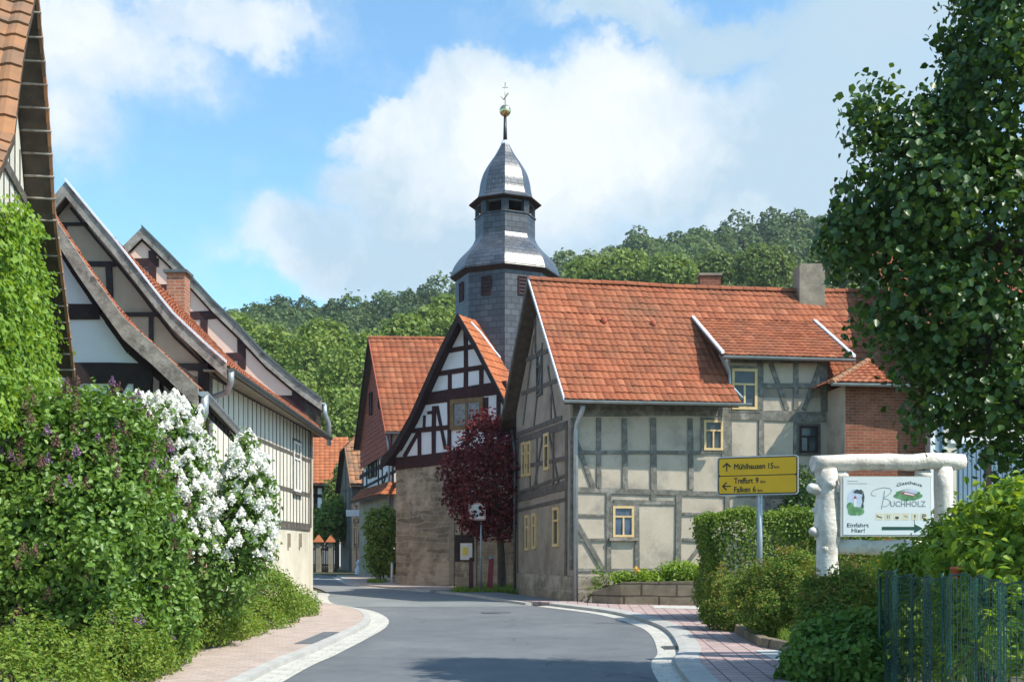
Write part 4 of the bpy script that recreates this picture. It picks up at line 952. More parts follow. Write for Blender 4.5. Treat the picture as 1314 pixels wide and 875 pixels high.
wn = [pat(wv, t) for t in (0, .1, .2, .3, .38, .46, .54, .61, .7, .8, .91, 1)]
tiles('roof', wn, fe, 'tile_red', H, tw=.2, th=.28)
deck(wn, fe, 'soffit_light', H, thick=.08)
mw = mirror_roof(wn, ax); mf = [V((2 * ax + 5, 30, 5.0))] * 1
mfe = [V((2 * ax - p.x, p.y, p.z)) for p in fe]
tiles('roof', mfe, mw, 'tile_red', H, tw=.4, th=.4); tiles('hip_roof', fe, mfe, 'tile_red', H, tw=.4, th=.5)
deck(mw, mfe, 'soffit', H)
barge(wn, (0, -1), 'wood_silver', H, w=.27, th=.05, up=.05); barge(mw, (0, -1), 'wood_silver', H, w=.27, th=.05, up=.05)
barge([p + V((0, 0, .05)) for p in wn], (0, -1), 'flashing', H, w=.05, th=.08, up=.07, name='verge_flashing')
g0, g1 = wn[0] + V((.07, -.02, -.03)), fe[0] + V((.07, 0, -.03)); gutter(g0, g1, H, r=.075, mat='zinc_dark')
mb = MB(); mb.hexa([V((-5.86, 20.7, ZS - .02)), g0 + V((-.1, .1, -.06)), g1 + V((-.1, 0, -.06)), V((-5.68, 31.2, ZS - .02)), V((-5.86, 20.7, ZS + .02)), g0 + V((-.1, .1, -.03)), g1 + V((-.1, 0, -.03)), V((-5.68, 31.2, ZS + .02))]); mb.build('soffit', MT['soffit_light'], H)
pipe([g0 + V((0, .06, -.03)), g0 + V((0, .06, -.25)), g0 + V((-.1, .2, -.42)), g0 + V((-.42, .35, -.5)), g0 + V((-.5, .4, -.75)), g0 + V((-.52, .45, -3))], H, .06)
pc = at(229, 403, 26.2)
ch = chimney('chimney', 'brick_orange', (pc.x, pc.y), .43, .43, pc.z - .7, at(0, 353, 26.2).z, H, .13, 'zinc_dark')

# white panelled house with the deep overhanging roof
H = thing('white_panel_house', 'low white-panelled timber house with deep silver bargeboard behind the lilacs', 'house', (-6, 18.5, gz(0, 18.5)))
Y = 17.0; wv = [at(*p, Y) for p in ((255, 500), (225, 471), (199.4, 446.5), (160, 412), (131, 372), (109, 340.7), (86, 306), (70, 281), (40, 233))]
ax = wv[-1].x; c0, c1 = V((-5.82, 17.45)), V((-6.0, 20.95)); GF = Face((2 * ax + 5.82, 17.25), (-5.82, 17.25)); SF = Face(c0, c1)
zc = [(p.x, p.z - .22) for p in wv if p.x < -5.84]
zs = zc[0][1] - .05
prof = [(-5.82, .2), (-5.82, zs)] + zc + [(-8.6, zc[-1][1] - .6), (-8.6, .2)]
mb = MB(); mb.prism([(x, 17.25, z) for x, z in prof], (-.02, .55, 0)); mb.build('gable_wall', MT['plaster_white'], H)
mb = MB(); mb.prism([(-5.84, 17.8, .2), (-6.0, 20.95, .2), (-8.6, 20.95, .2), (-8.6, 17.8, .2)], (0, 0, zs - .35)); mb.build('wall', MT['plaster_white'], H)
mb = MB(); GF.bpx(mb, [(70, 400, 128, 400, .26), (85, 479, 196, 479, .34), (183, 470, 183, 600, .3), (158, 488, 140, 516, .2), (75, 560, 190, 560, .3), (95, 488, 95, 560, .2)])
for i in range(len(wv) - 1):
    p, q = wv[i], wv[i + 1]; GF.beam(mb, p.x - GF.o.x, p.z - .42, q.x - GF.o.x, q.z - .42, .12, .01)
for a in (.1, .75, 1.5, 2.3, 3.2): SF.beam(mb, a, .2, a, zs, .17, .03)
for z in (zs - .1, 2.6, 1.4): SF.beam(mb, 0, z, SF.L, z, .16, .035)
mb.build('timber_frame', MT['wood_dark'], H)
wb = [at(303, 552, 20.9)] + [at(x + 4, y + 5, Yb) for x, y, Yb in ((234, 478, 20.2), (204, 450, 19.8), (164, 415, 19.4), (134, 375, 19.2), (112, 344, 19), (89, 309, 19), (72, 284, 19), (41, 236, 19))]
tiles('roof', wv, wb, 'tile_red', H, tw=.24, th=.3); deck(wv, wb, 'soffit', H, thick=.12)
barge(wv, (0, -1), 'wood_silver', H, w=.34, th=.05, up=.04)
for i in range(9):                                        # rafter ends under the wide eaves
    t = (i + .5) / 9; p, q = wv[0].lerp(wb[0], t), wv[1].lerp(wb[1], t)
    mb = MB(); mb.hexa([p + V((-.02, -.05, -.26)), p + V((-.02, .05, -.26)), q + V((0, .05, -.26)), q + V((0, -.05, -.26)), p + V((-.02, -.05, -.13)), p + V((-.02, .05, -.13)), q + V((0, .05, -.13)), q + V((0, -.05, -.13))]); mb.build('rafter', MT['wood_dark'], H)
g0, g1 = wv[0] + V((.07, -.03, -.03)), wb[0] + V((.07, 0, -.03)); gutter(g0, g1, H, r=.08)
pipe([g0 + V((.01, .07, -.03)), g0 + V((.01, .07, -.32)), g0 + V((-.07, .15, -.46)), g0 + V((-.3, .3, -.62)), g0 + V((-.5, .5, -.78)), g0 + V((-.62, .6, -1.6))], H, .062)

# nearest house on the left: its gable faces the street
def onplan(x, y, P0, P1):
    k = (x - CX) / F; dx, dy = P1[0] - P0[0], P1[1] - P0[1]; t = (k * P0[1] - P0[0]) / (dx - k * dy); Yq = P0[1] + dy * t
    return V((P0[0] + dx * t, Yq, EYE + (HY - y) * Yq / F))
Q0, Q1 = (-5.76, 13.2), (-6.62, 16.4)
H = thing('creeper_house', 'white boarded gable house under a tiled roof, nearest on the left, hung with creeper', 'house', (-6.2, 13.2, gz(0, 13)))
vf = [onplan(x, y, Q0, Q1) for x, y in ((93, 478), (89, 441), (81, 374), (74, 320), (68, 275), (64, 210), (60, 152), (55, 90), (50, 40), (46, -8))]
dv = V((Q1[0] - Q0[0], Q1[1] - Q0[1], 0)).normalized(); nv_ = V((dv.y, -dv.x, 0)); apx_ = vf[-1]
vn = []
for p in vf:                                              # near slope mirrors the far one
    t = (p - apx_); run = V((t.x, t.y, 0)).length; vn.append(apx_ - dv * run + V((0, 0, t.z)))
wall = [p - nv_ * .33 - V((0, 0, .16)) for p in vf]; walln = [p - nv_ * .33 - V((0, 0, .16)) for p in vn]
wf = [p for p in wall if (V((p.x, p.y, 0)) - V((wall[0].x, wall[0].y, 0))).length > .3]; wnr = [p for p in walln if (V((p.x, p.y, 0)) - V((walln[0].x, walln[0].y, 0))).length > .3]
pol = [V((wf[0].x, wf[0].y, .1))] + wf + list(reversed(wnr[:-1])) + [V((wnr[0].x, wnr[0].y, .1))]
mb = MB(); mb.prism(pol, -nv_ * 6); mb.build('wall', MT['boards'], H)
HF = Face((wnr[0].x, wnr[0].y), (wf[0].x, wf[0].y)); mb = MB()
La = HF.L
for i in range(18): HF.beam(mb, La * i / 17, .2, La * i / 17, 4.3 + (1 - abs(i / 17 - .5) * 2) * 3.6, .035, .012)
for z, w in ((5.05, .16), (6.3, .14), (3.7, .18), (2.4, .16)):
    half = La / 2 if z < 4.4 else La / 2 * (8.1 - z) / 3.8
    HF.beam(mb, La / 2 - half + .05, z, La / 2 + half - .05, z, w, .03)
mb.build('timber_frame', MT['wood_gable'], H)
ext = -nv_ * 6.6
tiles('roof', [p + ext for p in vn], vn, 'tile_brown', H, tw=.22, th=.27, amp=.03, lift=.03); tiles('roof', vf, [p + ext for p in vf], 'tile_brown', H, tw=.22, th=.3, amp=.03)
deck([p + ext for p in vn], vn, 'soffit', H, thick=.07); deck(vf, [p + ext for p in vf], 'soffit', H, thick=.05, top=.03)
L_ = plen(vf); k = int(L_ / .27)
for i in range(k):                                        # tile battens sticking out under the verge
    mb = MB(); p = pat(vf, (i + .5) / k); mb.tube([p - nv_ * .32 - V((0, 0, .09)), p + nv_ * .05 - V((0, 0, .07))], .018, 5); mb.build('batten', MT['wood_silver'], H)
mb = MB()
for i in range(k):
    p, q = pat(vf, i / k), pat(vf, (i + 1) / k); mb.hexa([p - nv_ * .0 + V((0, 0, -.13)), p + nv_ * .04 + V((0, 0, -.12)), q + nv_ * .03 + V((0, 0, -.07)), q + V((0, 0, -.07)), p + V((0, 0, .03)), p + nv_ * .04 + V((0, 0, .04)), q + nv_ * .03 + V((0, 0, .02)), q + V((0, 0, .02))])
mb.build('verge_tiles', MT['tile_brown'], H)
HFACE = HF
# ------------------------------------------------------------------ signs and street furniture
def plane(o, e, n, up=V((0, 0, 1))):
    o, e, n = V(o), V(e).normalized(), V(n).normalized()
    return lambda x, y, d=0: o + e * x + up * y + n * d
def slab(mb, pl, x0, y0, x1, y1, d0, d1):
    mb.hexa([pl(x0, y0, d0), pl(x1, y0, d0), pl(x1, y0, d1), pl(x0, y0, d1), pl(x0, y1, d0), pl(x1, y1, d0), pl(x1, y1, d1), pl(x0, y1, d1)])
def rslab(mb, pl, x0, y0, x1, y1, d0, d1, r):
    pts = []
    for cx, cy, a in ((x1 - r, y0 + r, -90), (x1 - r, y1 - r, 0), (x0 + r, y1 - r, 90), (x0 + r, y0 + r, 180)):
        for k in range(5): t = math.radians(a + k * 22.5); pts.append((cx + r * math.cos(t), cy + r * math.sin(t)))
    q = [pl(x, y, d0) for x, y in pts]; mb.prism(q, pl(0, 0, d1) - pl(0, 0, d0))
# yellow direction sign
c = at(972, 610, 20.0); e = V((.93, -.36, 0)).normalized(); n = V((e.y, -e.x, 0))
X = thing('direction_sign', 'yellow road sign with black arrows and three place names on a grey pole', 'road sign', (c.x, c.y, gz(0, 20)))
pl = plane(c, e, n); w2, h2 = .735, .36
mb = MB(); rslab(mb, pl, -w2, -h2, w2, h2, 0, .03, .06); mb.build('sign_edge', MT['sign_grey'], X)
mb = MB(); rslab(mb, pl, -w2 + .022, -h2 + .022, w2 - .022, h2 - .022, .03, .033, .045); fp = mb.build('sign_face', MT['black'], X)
mb = MB(); rslab(mb, pl, -w2 + .04, .012, w2 - .04, h2 - .04, .033, .036, .03); rslab(mb, pl, -w2 + .04, -h2 + .04, w2 - .04, -.005, .033, .036, .03); mb.build('yellow_panel', MT['yellow_sign'], fp)
mb = MB(); d = .0365
def arrow(mb, cx, cy, s, ang, d):
    ca, sa = math.cos(ang), math.sin(ang); tr = lambda x, y: pl(cx + (x * ca - y * sa) * s, cy + (x * sa + y * ca) * s, d)
    for q in ([(-.07, -.5), (.07, -.5), (.07, .36), (-.07, .36)], [(0, .56), (-.5, .08), (-.38, -.04), (0, .34)], [(0, .56), (0, .34), (.38, -.04), (.5, .08)]): mb.poly([tr(*p) for p in q]); d += .0003; tr = lambda x, y, d=d: pl(cx + (x * ca - y * sa) * s, cy + (x * sa + y * ca) * s, d)
arrow(mb, -.555, .165, .16, 0, d); mb.build('arrow', MT['black'], fp); mb = MB(); arrow(mb, -.555, -.185, .16, math.pi / 2, d); mb.build('arrow', MT['black'], fp)
mb = MB(); b_ = .006
for q in (('Mühlhausen', -.42, .14, .12, .1, b_), ('15', .2, .285, .12, .1, b_), ('km', .31, .395, .12, .055, .003), ('Treffurt', -.42, -.08, -.14, .1, b_), ('9', -.03, .02, -.14, .1, b_), ('km', .06, .145, -.14, .055, .003),
          ('Falken', -.42, -.13, -.3, .1, b_), ('6', -.08, -.03, -.3, .1, b_), ('km', .01, .095, -.3, .055, .003)):
    mb = MB(); write(mb, pl, *q[:5], d, bold=q[5]); mb.build('lettering', MT['black'], fp)
mb = MB(); pp = pl(.03, 0, -.05); mb.tube([V((pp.x, pp.y, .1)), V((pp.x, pp.y, c.z + .3))], .055, 12); mb.build('pole', MT['pole'], X)

# log frame with the guesthouse board
Yl = 14.0
X = thing('log_frame', 'rustic frame of knobbly pale peeled logs carrying the guesthouse board', 'log frame', (at(1062, 0, Yl).x, Yl, gz(0, Yl)))
def logpath(p, q, k=9, wob=.012): 
    p, q = V(p), V(q); return [p.lerp(q, i / k) + V((random.uniform(-wob, wob), random.uniform(-wob, wob), random.uniform(-wob, wob))) for i in range(k + 1)]
def knob(mb, p, d, r, l):
    p, d = V(p), V(d).normalized(); mb.tube([p - d * .02, p + d * l * .4, p + d * l * .8, p + d * l, p + d * (l + .02)], [r * 1.5, r * 1.15, r, r * .75, r * .3], 9, lump=.08)
mb = MB(); P0, P1 = at(1062, 0, Yl), at(1061, 602, Yl); P0.z = .1
mb.tube(logpath(P0, (P1.x, P1.y, P1.z), 14), [.17, .155, .15, .145, .14, .145, .15, .14, .135, .145, .165, .155, .14, .14, .15], 16, lump=.042)
for x, y, dx, dy, r, l in ((1052, 628, -1, -.25, .07, .16), (1070, 630, .8, -.5, .07, .12), (1062, 624, .1, -1, .06, .15), (1049, 683, -.8, -.6, .055, .13), (1073, 682, .6, -.8, .075, .14), (1057, 706, -.1, -1, .05, .13), (1075, 612, 1, -.3, .07, .12), (1066, 655, .3, -1, .045, .1), (1055, 735, -.5, -1, .04, .09), (1050, 655, -1, -.2, .04, .07)):
    p = at(x, y, Yl); knob(mb, (p.x, Yl, p.z), (dx, dy, .15), r, l)
mb.build('post', MT['log'], X)
mb = MB(); P0, P1 = at(1211, 0, Yl + .05), at(1211, 600, Yl + .05); P0.z = .1
mb.tube(logpath(P0, P1, 10), [.15, .14, .13, .125, .13, .12, .125, .12, .12, .115, .12], 14, lump=.042); mb.build('post', MT['log'], X)
mb = MB(); mb.tube(logpath(at(1043, 594, Yl - .05), at(1236, 592, Yl + .05), 12), [.1, .108, .105, .11, .105, .108, .112, .105, .11, .105, .11, .105, .095], 16, lump=.042); mb.build('top_beam', MT['log'], X)
mb = MB(); mb.tube(logpath(at(1073, 701, Yl), at(1208, 704, Yl + .05), 9), [.095, .1, .095, .09, .095, .1, .1, .095, .095, .09], 14, lump=.042); mb.build('lower_beam', MT['log'], X)
mb = MB(); q = at(1184, 609, Yl); mb.tube([q + V((-.08, .02, 0)), q + V((.1, .02, 0))], [.06, .055], 10, lump=.05); mb.build('hanger', MT['log'], X); mb = MB(); q = at(1073, 627, Yl - .1); mb.tube([q, q + V((.06, 0, 0))], .05, 9); mb.build('hanger', MT['log'], X)

tl, br = at(1082, 612, Yl - .16), at(1193.5, 686, Yl - .16); w = br.x - tl.x; h = tl.z - br.z
X = thing('guesthouse_board', 'white guesthouse board with green arrow, pictures and icons, hung in the log frame', 'sign', (tl.x + w / 2, Yl - .16, br.z))
sx = lambda x: (x - 1082) / 111.5 * w; sy = lambda y: (686 - y) / 74 * h
pl = plane((tl.x, Yl - .16, br.z), (1, 0, 0), (0, -1, 0))
mb = MB(); slab(mb, pl, -.035, -.02, w + .01, h + .012, -.05, -.001); mb.build('frame', MT['sign_grey'], X)
mb = MB(); slab(mb, pl, 0, 0, w, h, -.001, .004); fc = mb.build('sign_face', MT['sign_white'], X)
zz = lambda x, y: (1082 + (x - 118) * 111.5 / 965, 612 + (y - 98) * 74 / 645)       # read-off grid of the enlarged board
def BX(x): return sx(zz(x, 0)[0])
def BY(y): return sy(zz(0, y)[1])
def W_(mb, s, x0, x1, yb, hh, **k): write(mb, pl, s, BX(x0), BX(x1), BY(yb), hh * w / 965, .0055, **k)
mb = MB(); W_(mb, 'Einfahrt', 160, 400, 656, 44, bold=.0016); mb.build('lettering', MT['print_dark'], fc); mb = MB(); W_(mb, 'Hier!', 210, 355, 716, 44, bold=.0016); mb.build('lettering', MT['print_dark'], fc); mb = MB()
arc = lambda t: (1 - (2 * t - 1) ** 2) * .035 - .01
W_(mb, 'Gasthaus', 710, 990, 200, 36, curve=arc, bold=.0012); mb.build('lettering', MT['print_dark'], fc)
mb = MB(); W_(mb, 'UCHHOLZ', 640, 1030, 428, 62, bold=.001)
def stroke(mb, pts, r=.004):
    for i in range(len(pts) - 1):
        a, b = V(pts[i]), V(pts[i + 1]); m = V((-(b - a).y, (b - a).x)).normalized() * r; mb.poly([pl(a.x - m.x, a.y - m.y, .006 + i * 1e-5), pl(b.x - m.x, b.y - m.y, .006 + i * 1e-5), pl(b.x + m.x, b.y + m.y, .006 + i * 1e-5), pl(a.x + m.x, a.y + m.y, .006 + i * 1e-5)])
S = lambda L: [(BX(x), BY(y)) for x, y in L]
stroke(mb, S([(575, 250), (570, 300), (560, 360), (545, 430), (540, 455)])); stroke(mb, S([(480, 305), (445, 305), (425, 285), (440, 255), (490, 230), (570, 215), (630, 222), (655, 245), (640, 280), (600, 310), (560, 330)]), .003)
stroke(mb, S([(560, 335), (610, 345), (640, 370), (625, 405), (590, 425), (555, 428)]), .003); mb.build('large_lettering', MT['print_grey'], fc)
mb = MB(); mb.poly([pl(BX(545), BY(690), .0055), pl(BX(925), BY(690), .0055), pl(BX(925), BY(652), .0055), pl(BX(545), BY(652), .0055)]); mb.poly([pl(BX(905), BY(722), .006), pl(BX(1000), BY(671), .006), pl(BX(905), BY(620), .006)]); mb.build('arrow', MT['print_green'], fc)
def blot(mb, cx, cy, rx, ry, d, n=22, jag=.12):
    mb.poly([pl(BX(cx + rx * math.cos(t) * (1 + random.uniform(-jag, jag))), BY(cy - ry * math.sin(t) * (1 + random.uniform(-jag, jag))), d) for t in [2 * math.pi * i / n for i in range(n)]])
mb = MB(); blot(mb, 835, 300, 150, 62, .0050); mb.build('meadow_print', MT['print_leaf'], fc); mb = MB(); blot(mb, 225, 470, 62, 58, .0058); blot(mb, 290, 478, 58, 44, .0060); blot(mb, 195, 425, 38, 45, .0062); mb.build('meadow_print', MT['print_leaf'], fc)
mb = MB(); blot(mb, 255, 350, 92, 125, .0051, jag=.07); mb.build('pale_print', MT['print_sky'], fc); mb = MB(); blot(mb, 860, 262, 90, 26, .0053); mb.build('pale_print', MT['print_sky'], fc)
mb = MB(); blot(mb, 290, 262, 55, 26, .0055, jag=.3); blot(mb, 338, 330, 13, 62, .0056, jag=.3); blot(mb, 330, 425, 16, 40, .00565, jag=.3); mb.build('dark_print', MT['print_dark'], fc)
mb = MB(); mb.poly([pl(BX(228), BY(340), .0064), pl(BX(270), BY(340), .0064), pl(BX(249), BY(300), .0064)]); mb.build('red_print', MT['print_red'], fc); mb = MB(); mb.poly([pl(BX(750), BY(285), .0058), pl(BX(900), BY(318), .0058), pl(BX(920), BY(285), .0058), pl(BX(790), BY(255), .0058)]); mb.build('red_print', MT['print_red'], fc)
mb = MB(); mb.poly([pl(BX(234), BY(430), .0066), pl(BX(264), BY(430), .0066), pl(BX(264), BY(340), .0066), pl(BX(234), BY(340), .0066)]); mb.build('light_print', MT['sign_white'], fc); mb = MB(); mb.poly([pl(BX(790), BY(285), .0062), pl(BX(900), BY(305), .0062), pl(BX(905), BY(292), .0062), pl(BX(800), BY(268), .0062)]); mb.build('light_print', MT['sign_white'], fc)
mb = MB(); ic = MB()
for i, cx in enumerate((518, 617, 713, 810, 912, 1012)):
    x0, x1, y0, y1 = BX(cx - 40), BX(cx + 40), BY(578), BY(502); mb.poly([pl(x0, y0, .0052), pl(x1, y0, .0052), pl(x1, y1, .0052), pl(x0, y1, .0052)])
    if i == 0: stroke(ic, S([(490, 535), (545, 552)]), .007); stroke(ic, S([(488, 522), (500, 540)]), .005)
    if i == 1: stroke(ic, S([(607, 520), (607, 562)]), .004); stroke(ic, S([(627, 520), (627, 562)]), .004)
    if i == 2: blot(ic, 713, 552, 22, 16, .0062, jag=.05)
    if i == 3: stroke(ic, S([(792, 540), (805, 530), (830, 548)]), .004)
    if i == 4: stroke(ic, S([(912, 518), (912, 560)]), .005); stroke(ic, S([(898, 530), (926, 530)]), .004); stroke(ic, S([(905, 570), (912, 640)]), .003)
W_(ic, 'P', 994, 1032, 560, 46, bold=.004)
mb.build('icon_tile', MT['print_cream'], fc); ic.build('icon', MT['print_dark'], fc)
mb = MB()
stroke(mb, S([(160, 142), (282, 142)]), .0022); stroke(mb, S([(160, 170), (385, 170)]), .0022); mb.build('small_print', MT['print_grey'], fc)

# red-bordered plate on a thin pole in front of the copper-leaved tree
c = at(613, 656, 32.68); c.x -= .02
X = thing('white_plate_sign', 'small white plate with dotted red border on a thin grey pole by the copper tree', 'sign', (c.x + .12, 32.73, gz(0, 32.73)))
pl = plane(c, (1, -.1, 0), (-.1, -1, 0)); mb = MB(); slab(mb, pl, -.26, -.26, .26, .26, 0, .02); mb.build('plate', MT['white_paint'], X)
mb = MB()
for i in range(9):
    t = -.24 + .06 * i
    for x, y in ((t, .235), (t, -.235), (-.235, t), (.235, t)): slab(mb, pl, x - .018, y - .018, x + .018, y + .018, .02, .0235 + .0002 * i)
mb.build('dotted_border', MT['red_border'], X); mb = MB(); mb.tube([V((c.x + .12, 32.75, .3)), V((c.x + .12, 32.75, c.z + .25))], .03, 8); mb.build('pole', MT['pole'], X)

for nm, x, y0, y1, mt, lab in (('hydrant_post', 604.5, 719, 758, 'post_dark', 'thin dark red post standing under the notice case'), ('hydrant_post', 628, 717, 759, 'post_red', 'bright red post with pale cap at the foot of the copper tree')):
    p = at(x, 0, 33.0); g = gz(0, 33); top = at(0, y0, 33.0).z; X = thing(nm, lab, 'post', (p.x, 33, g), 'red posts by the church')
    mb = MB(); wd = .075 if mt == 'post_red' else .06; ln = .06 if mt == 'post_red' else 0
    mb.hexa([V((p.x - wd * 1.2, 32.93, g - .1)), V((p.x + wd * 1.2, 32.93, g - .1)), V((p.x + wd * 1.2, 33.07, g - .1)), V((p.x - wd * 1.2, 33.07, g - .1)), V((p.x - wd + ln, 32.94, top)), V((p.x + wd + ln, 32.94, top)), V((p.x + wd + ln, 33.06, top)), V((p.x - wd + ln, 33.06, top))]); mb.build('shaft', MT[mt], X)
    mb = MB(); mb.tube([V((p.x + ln, 33, top)), V((p.x + ln, 33, top + .07)), V((p.x + ln, 33, top + .1))], [wd * 1.15, wd, wd * .4], 10); mb.build('cap', MT['pole' if mt == 'post_red' else mt], X)

p = at(503, 0, 39.6); X = thing('marker_post', 'short white marker post on the far pavement beside the green bush', 'post', (p.x, 39.6, gz(0, 39.6)))
mb = MB(); mb.tube([V((p.x, 39.6, gz(0, 39.6))), V((p.x, 39.6, 1.35))], [.05, .045], 8); mb.build('shaft', MT['white_paint'], X); mb = MB(); mb.tube([V((p.x, 39.6, 1.35)), V((p.x, 39.6, 1.42))], [.055, .02], 8); mb.build('cap', MT['zinc'], X)

c = at(452.5, 658, 51.5); X = thing('street_name_sign', 'small white oblong sign on a slim pole before the grey barn', 'sign', (at(465, 0, 51.6).x, 51.6, gz(0, 51.6)))
mb = MB(); mb.cbox((c.x, 51.5, c.z - .15), .62, .03, .3); mb.build('plate', MT['white_paint'], X)
mb = MB(); q = at(465, 0, 51.6); mb.tube([V((q.x, 51.6, .7)), V((q.x, 51.6, c.z + .12))], .035, 8); mb.tube([V((q.x, 51.6, c.z)), V((c.x, 51.53, c.z))], .02, 6); mb.build('pole', MT['pole'], X)
p = gat(462, 735.5); p = V((at(462, 0, 50.6).x, 50.6, gz(0, 50.6))); mb = MB(); mb.lathe(p, [(.24, 0), (.23, .25), (.17, .3), (.16, .48), (.2, .52), (.12, .66), (0, .7)], 10)
tag(mb.build('corner_stone', MT['flashing'], None, p), 'pale worn guard stone at the foot of the grey barn corner', 'guard stone')

# edging stones of the planting bed
ep = [(3.95, 19.2), (3.78, 18.0), (3.72, 16.9), (3.68, 15.9), (3.9, 15.1), (4.2, 14.3)]
labs = ['farthest dark edging stone, by the hedge end', 'dark edging stone below the rusty spirea bush', 'dark edging stone next to the grass tuft, on its far side', 'dark edging stone right below the grass tuft', 'nearest dark edging stone, beside the ground cover']
for i in range(5):
    a, b = V(ep[i]), V(ep[i + 1]); d = (b - a); mb = MB(); nn = V((-d.y, d.x)).normalized() * .1; a2, b2 = a + d * .02, b - d * .02; g0, g1 = gz(0, a.y) - .05, gz(0, b.y) - .05; hh = .27
    mb.hexa([V((*(a2 - nn), g0)), V((*(b2 - nn), g1)), V((*(b2 + nn), g1)), V((*(a2 + nn), g0)), V((*(a2 - nn * .8), g0 + hh)), V((*(b2 - nn * .8), g1 + hh)), V((*(b2 + nn * .8), g1 + hh)), V((*(a2 + nn * .8), g0 + hh))])
    o = mb.build('edging_stone', MT['stone_block'], None, (a.x, a.y, gz(0, a.y))); tag(o, labs[i], 'edging stone', 'edging stones of the planting bed')
    md = o.modifiers.new('bevel', 'BEVEL'); md.width = .025; md.segments = 2
g = V((4.35, 14.75, .2)); mb = MB(); bmx = [(-.22, -.16, 0), (.24, -.2, 0), (.2, .2, 0), (-.2, .18, 0), (-.1, -.1, .5), (.12, -.1, .46), (.1, .12, .42), (-.12, .1, .5)]
mb.hexa([g + V(q) for q in bmx]); tag(mb.build('boulder', MT['stone_trim'], None, g), 'squat pale boulder behind the grass tuft in the planting bed', 'boulder')

# green wire fence at the right: a wavy net on posts
fp = [(3.86, 11.6), (3.84, 11.05), (3.7, 10.2), (3.62, 9.5), (3.6, 8.9), (3.5, 8.2), (3.48, 7.5), (3.42, 6.8), (3.36, 6.0), (3.3, 5.0)]
fs = spline(fp, 10); X = thing('wire_mesh_fence', 'dark green wire mesh fence swamped by shrubs, bottom right', 'fence', (3.6, 9.5, gz(0, 9.5)))
mb = MB(); acc = 0; nodes_ = []
Ltot = sum(math.dist(fs[i], fs[i + 1]) for i in range(len(fs) - 1)); m = int(Ltot / .035)
def along(t):
    L = Ltot * t
    for i in range(len(fs) - 1):
        d = math.dist(fs[i], fs[i + 1])
        if L <= d or i == len(fs) - 2: f = L / d; return fs[i][0] + (fs[i + 1][0] - fs[i][0]) * f, fs[i][1] + (fs[i + 1][1] - fs[i][1]) * f
        L -= d
cols = [along(i / m) for i in range(m + 1)]
wav = lambda i: .035 * math.sin(i * .37) + .035 * math.sin(i * .14 + 1) + .012 * math.sin(i * .9)
cp = [(x + wav(i), y) for i, (x, y) in enumerate(cols)]
tf = lambda i: 1.47 + .022 * math.sin(i * .09) + .015 * math.sin(i * .33) + .012 * math.sin(i * .9)
for i in range(m + 1):
    x, y = cp[i]; g = gz(0, y); mb.tube([V((x, y, g)), V((x + .01 * math.sin(i), y, g + .7)), V((x, y, tf(i)))], .0032, 4, cap=False)
for r in range(42):
    z = .03 + r * .035
    mb.tube([V((x, y, min(gz(0, y) + z, tf(i) - .004) + .006 * math.sin(i * .9 + r))) for i, (x, y) in enumerate(cp)], .0028, 4, cap=False)
mb.build('wire_mesh', MT['wire'], X)
for t in (.01, .36, .78): 
    x, y = along(t); mb = MB(); mb.tube([V((x + .03, y, gz(0, y) - .1)), V((x + .03, y, 1.5))], .014, 8); mb.build('post', MT['wire'], X)
q = at(1209, 731, 9.2); mb = MB(); mb.lathe((q.x + .12, 9.2, q.z - .08), [(.03, 0), (.045, .085), (.052, .085), (.052, .105), (.042, .105), (.036, .06), (0, .06)], 18)
tag(mb.build('flower_pot', MT['pot'], None, (q.x + .12, 9.2, q.z - .08)), 'small orange terracotta pot among the shrubs on top of the green mesh fence', 'flower pot')
# ------------------------------------------------------------------ plants
def plant(name, label, cat, base, group=None): return thing(name, label, cat, (base[0], base[1], gz(base[0], base[1])), group)
# big lime tree leaning in from the right
tb = (5.75, 10.9); X = plant('lime_tree', 'large dark green broad-leaved tree overhanging the scene from the right edge', 'tree', tb)
bl = [eb(1108, 150, 10.8, 14, 18, .3), eb(1126, 122, 10.8, 22, 14, .3), eb(1102, 205, 10.9, 15, 16, .3), eb(1086, 268, 10.8, 13, 16, .3), eb(1092, 330, 10.8, 14, 20, .3), eb(1122, 425, 10.7, 14, 24, .3), eb(1170, 470, 10.7, 20, 26, .3), eb(1185, 540, 10.7, 16, 24, .3), eb(1300, 595, 10.6, 26, 22, .4), eb(1283, 130, 10.85, 88, 118, 0.85), eb(1195, 245, 10.75, 88, 82, 0.77), eb(1150, 300, 10.85, 72, 70, 0.59), eb(1280, 300, 10.75, 130, 130, 0.90), eb(1170, 385, 10.85, 74, 66, 0.68), eb(1250, 440, 10.80, 90, 90, 0.85), eb(1300, 520, 10.75, 75, 75, 0.68),
      eb(1230, 520, 10.85, 55, 52, 0.51), eb(1325, 30, 10.95, 105, 105, 0.90), eb(1170, 170, 10.95, 50, 50, 0.51), eb(1128, 250, 10.90, 42, 46, 0.42), eb(1385, 150, 11.15, 200, 200, 0.90), eb(1375, 400, 11.25, 190, 170, 0.90), eb(1400, -60, 11.25, 200, 160, 0.90), eb(1330, -70, 11.15, 110, 95, 0.90), eb(1262, 48, 10.95, 40, 50, 0.42), eb(1330, 250, 11.65, 170, 220, 0.90)]
foliage('crown', sub(bl, 7, .84, .34), 46000, .078, 'lf_linden', X, k=14, sig=.105, shell=.45, aspect=.88, droop=.9, tilt=.55, upmix=.1)
trunk(X, (*tb, .1), (5.6, 10.9, 6.2), .22, [b[:3] for b in bl[10:19]])
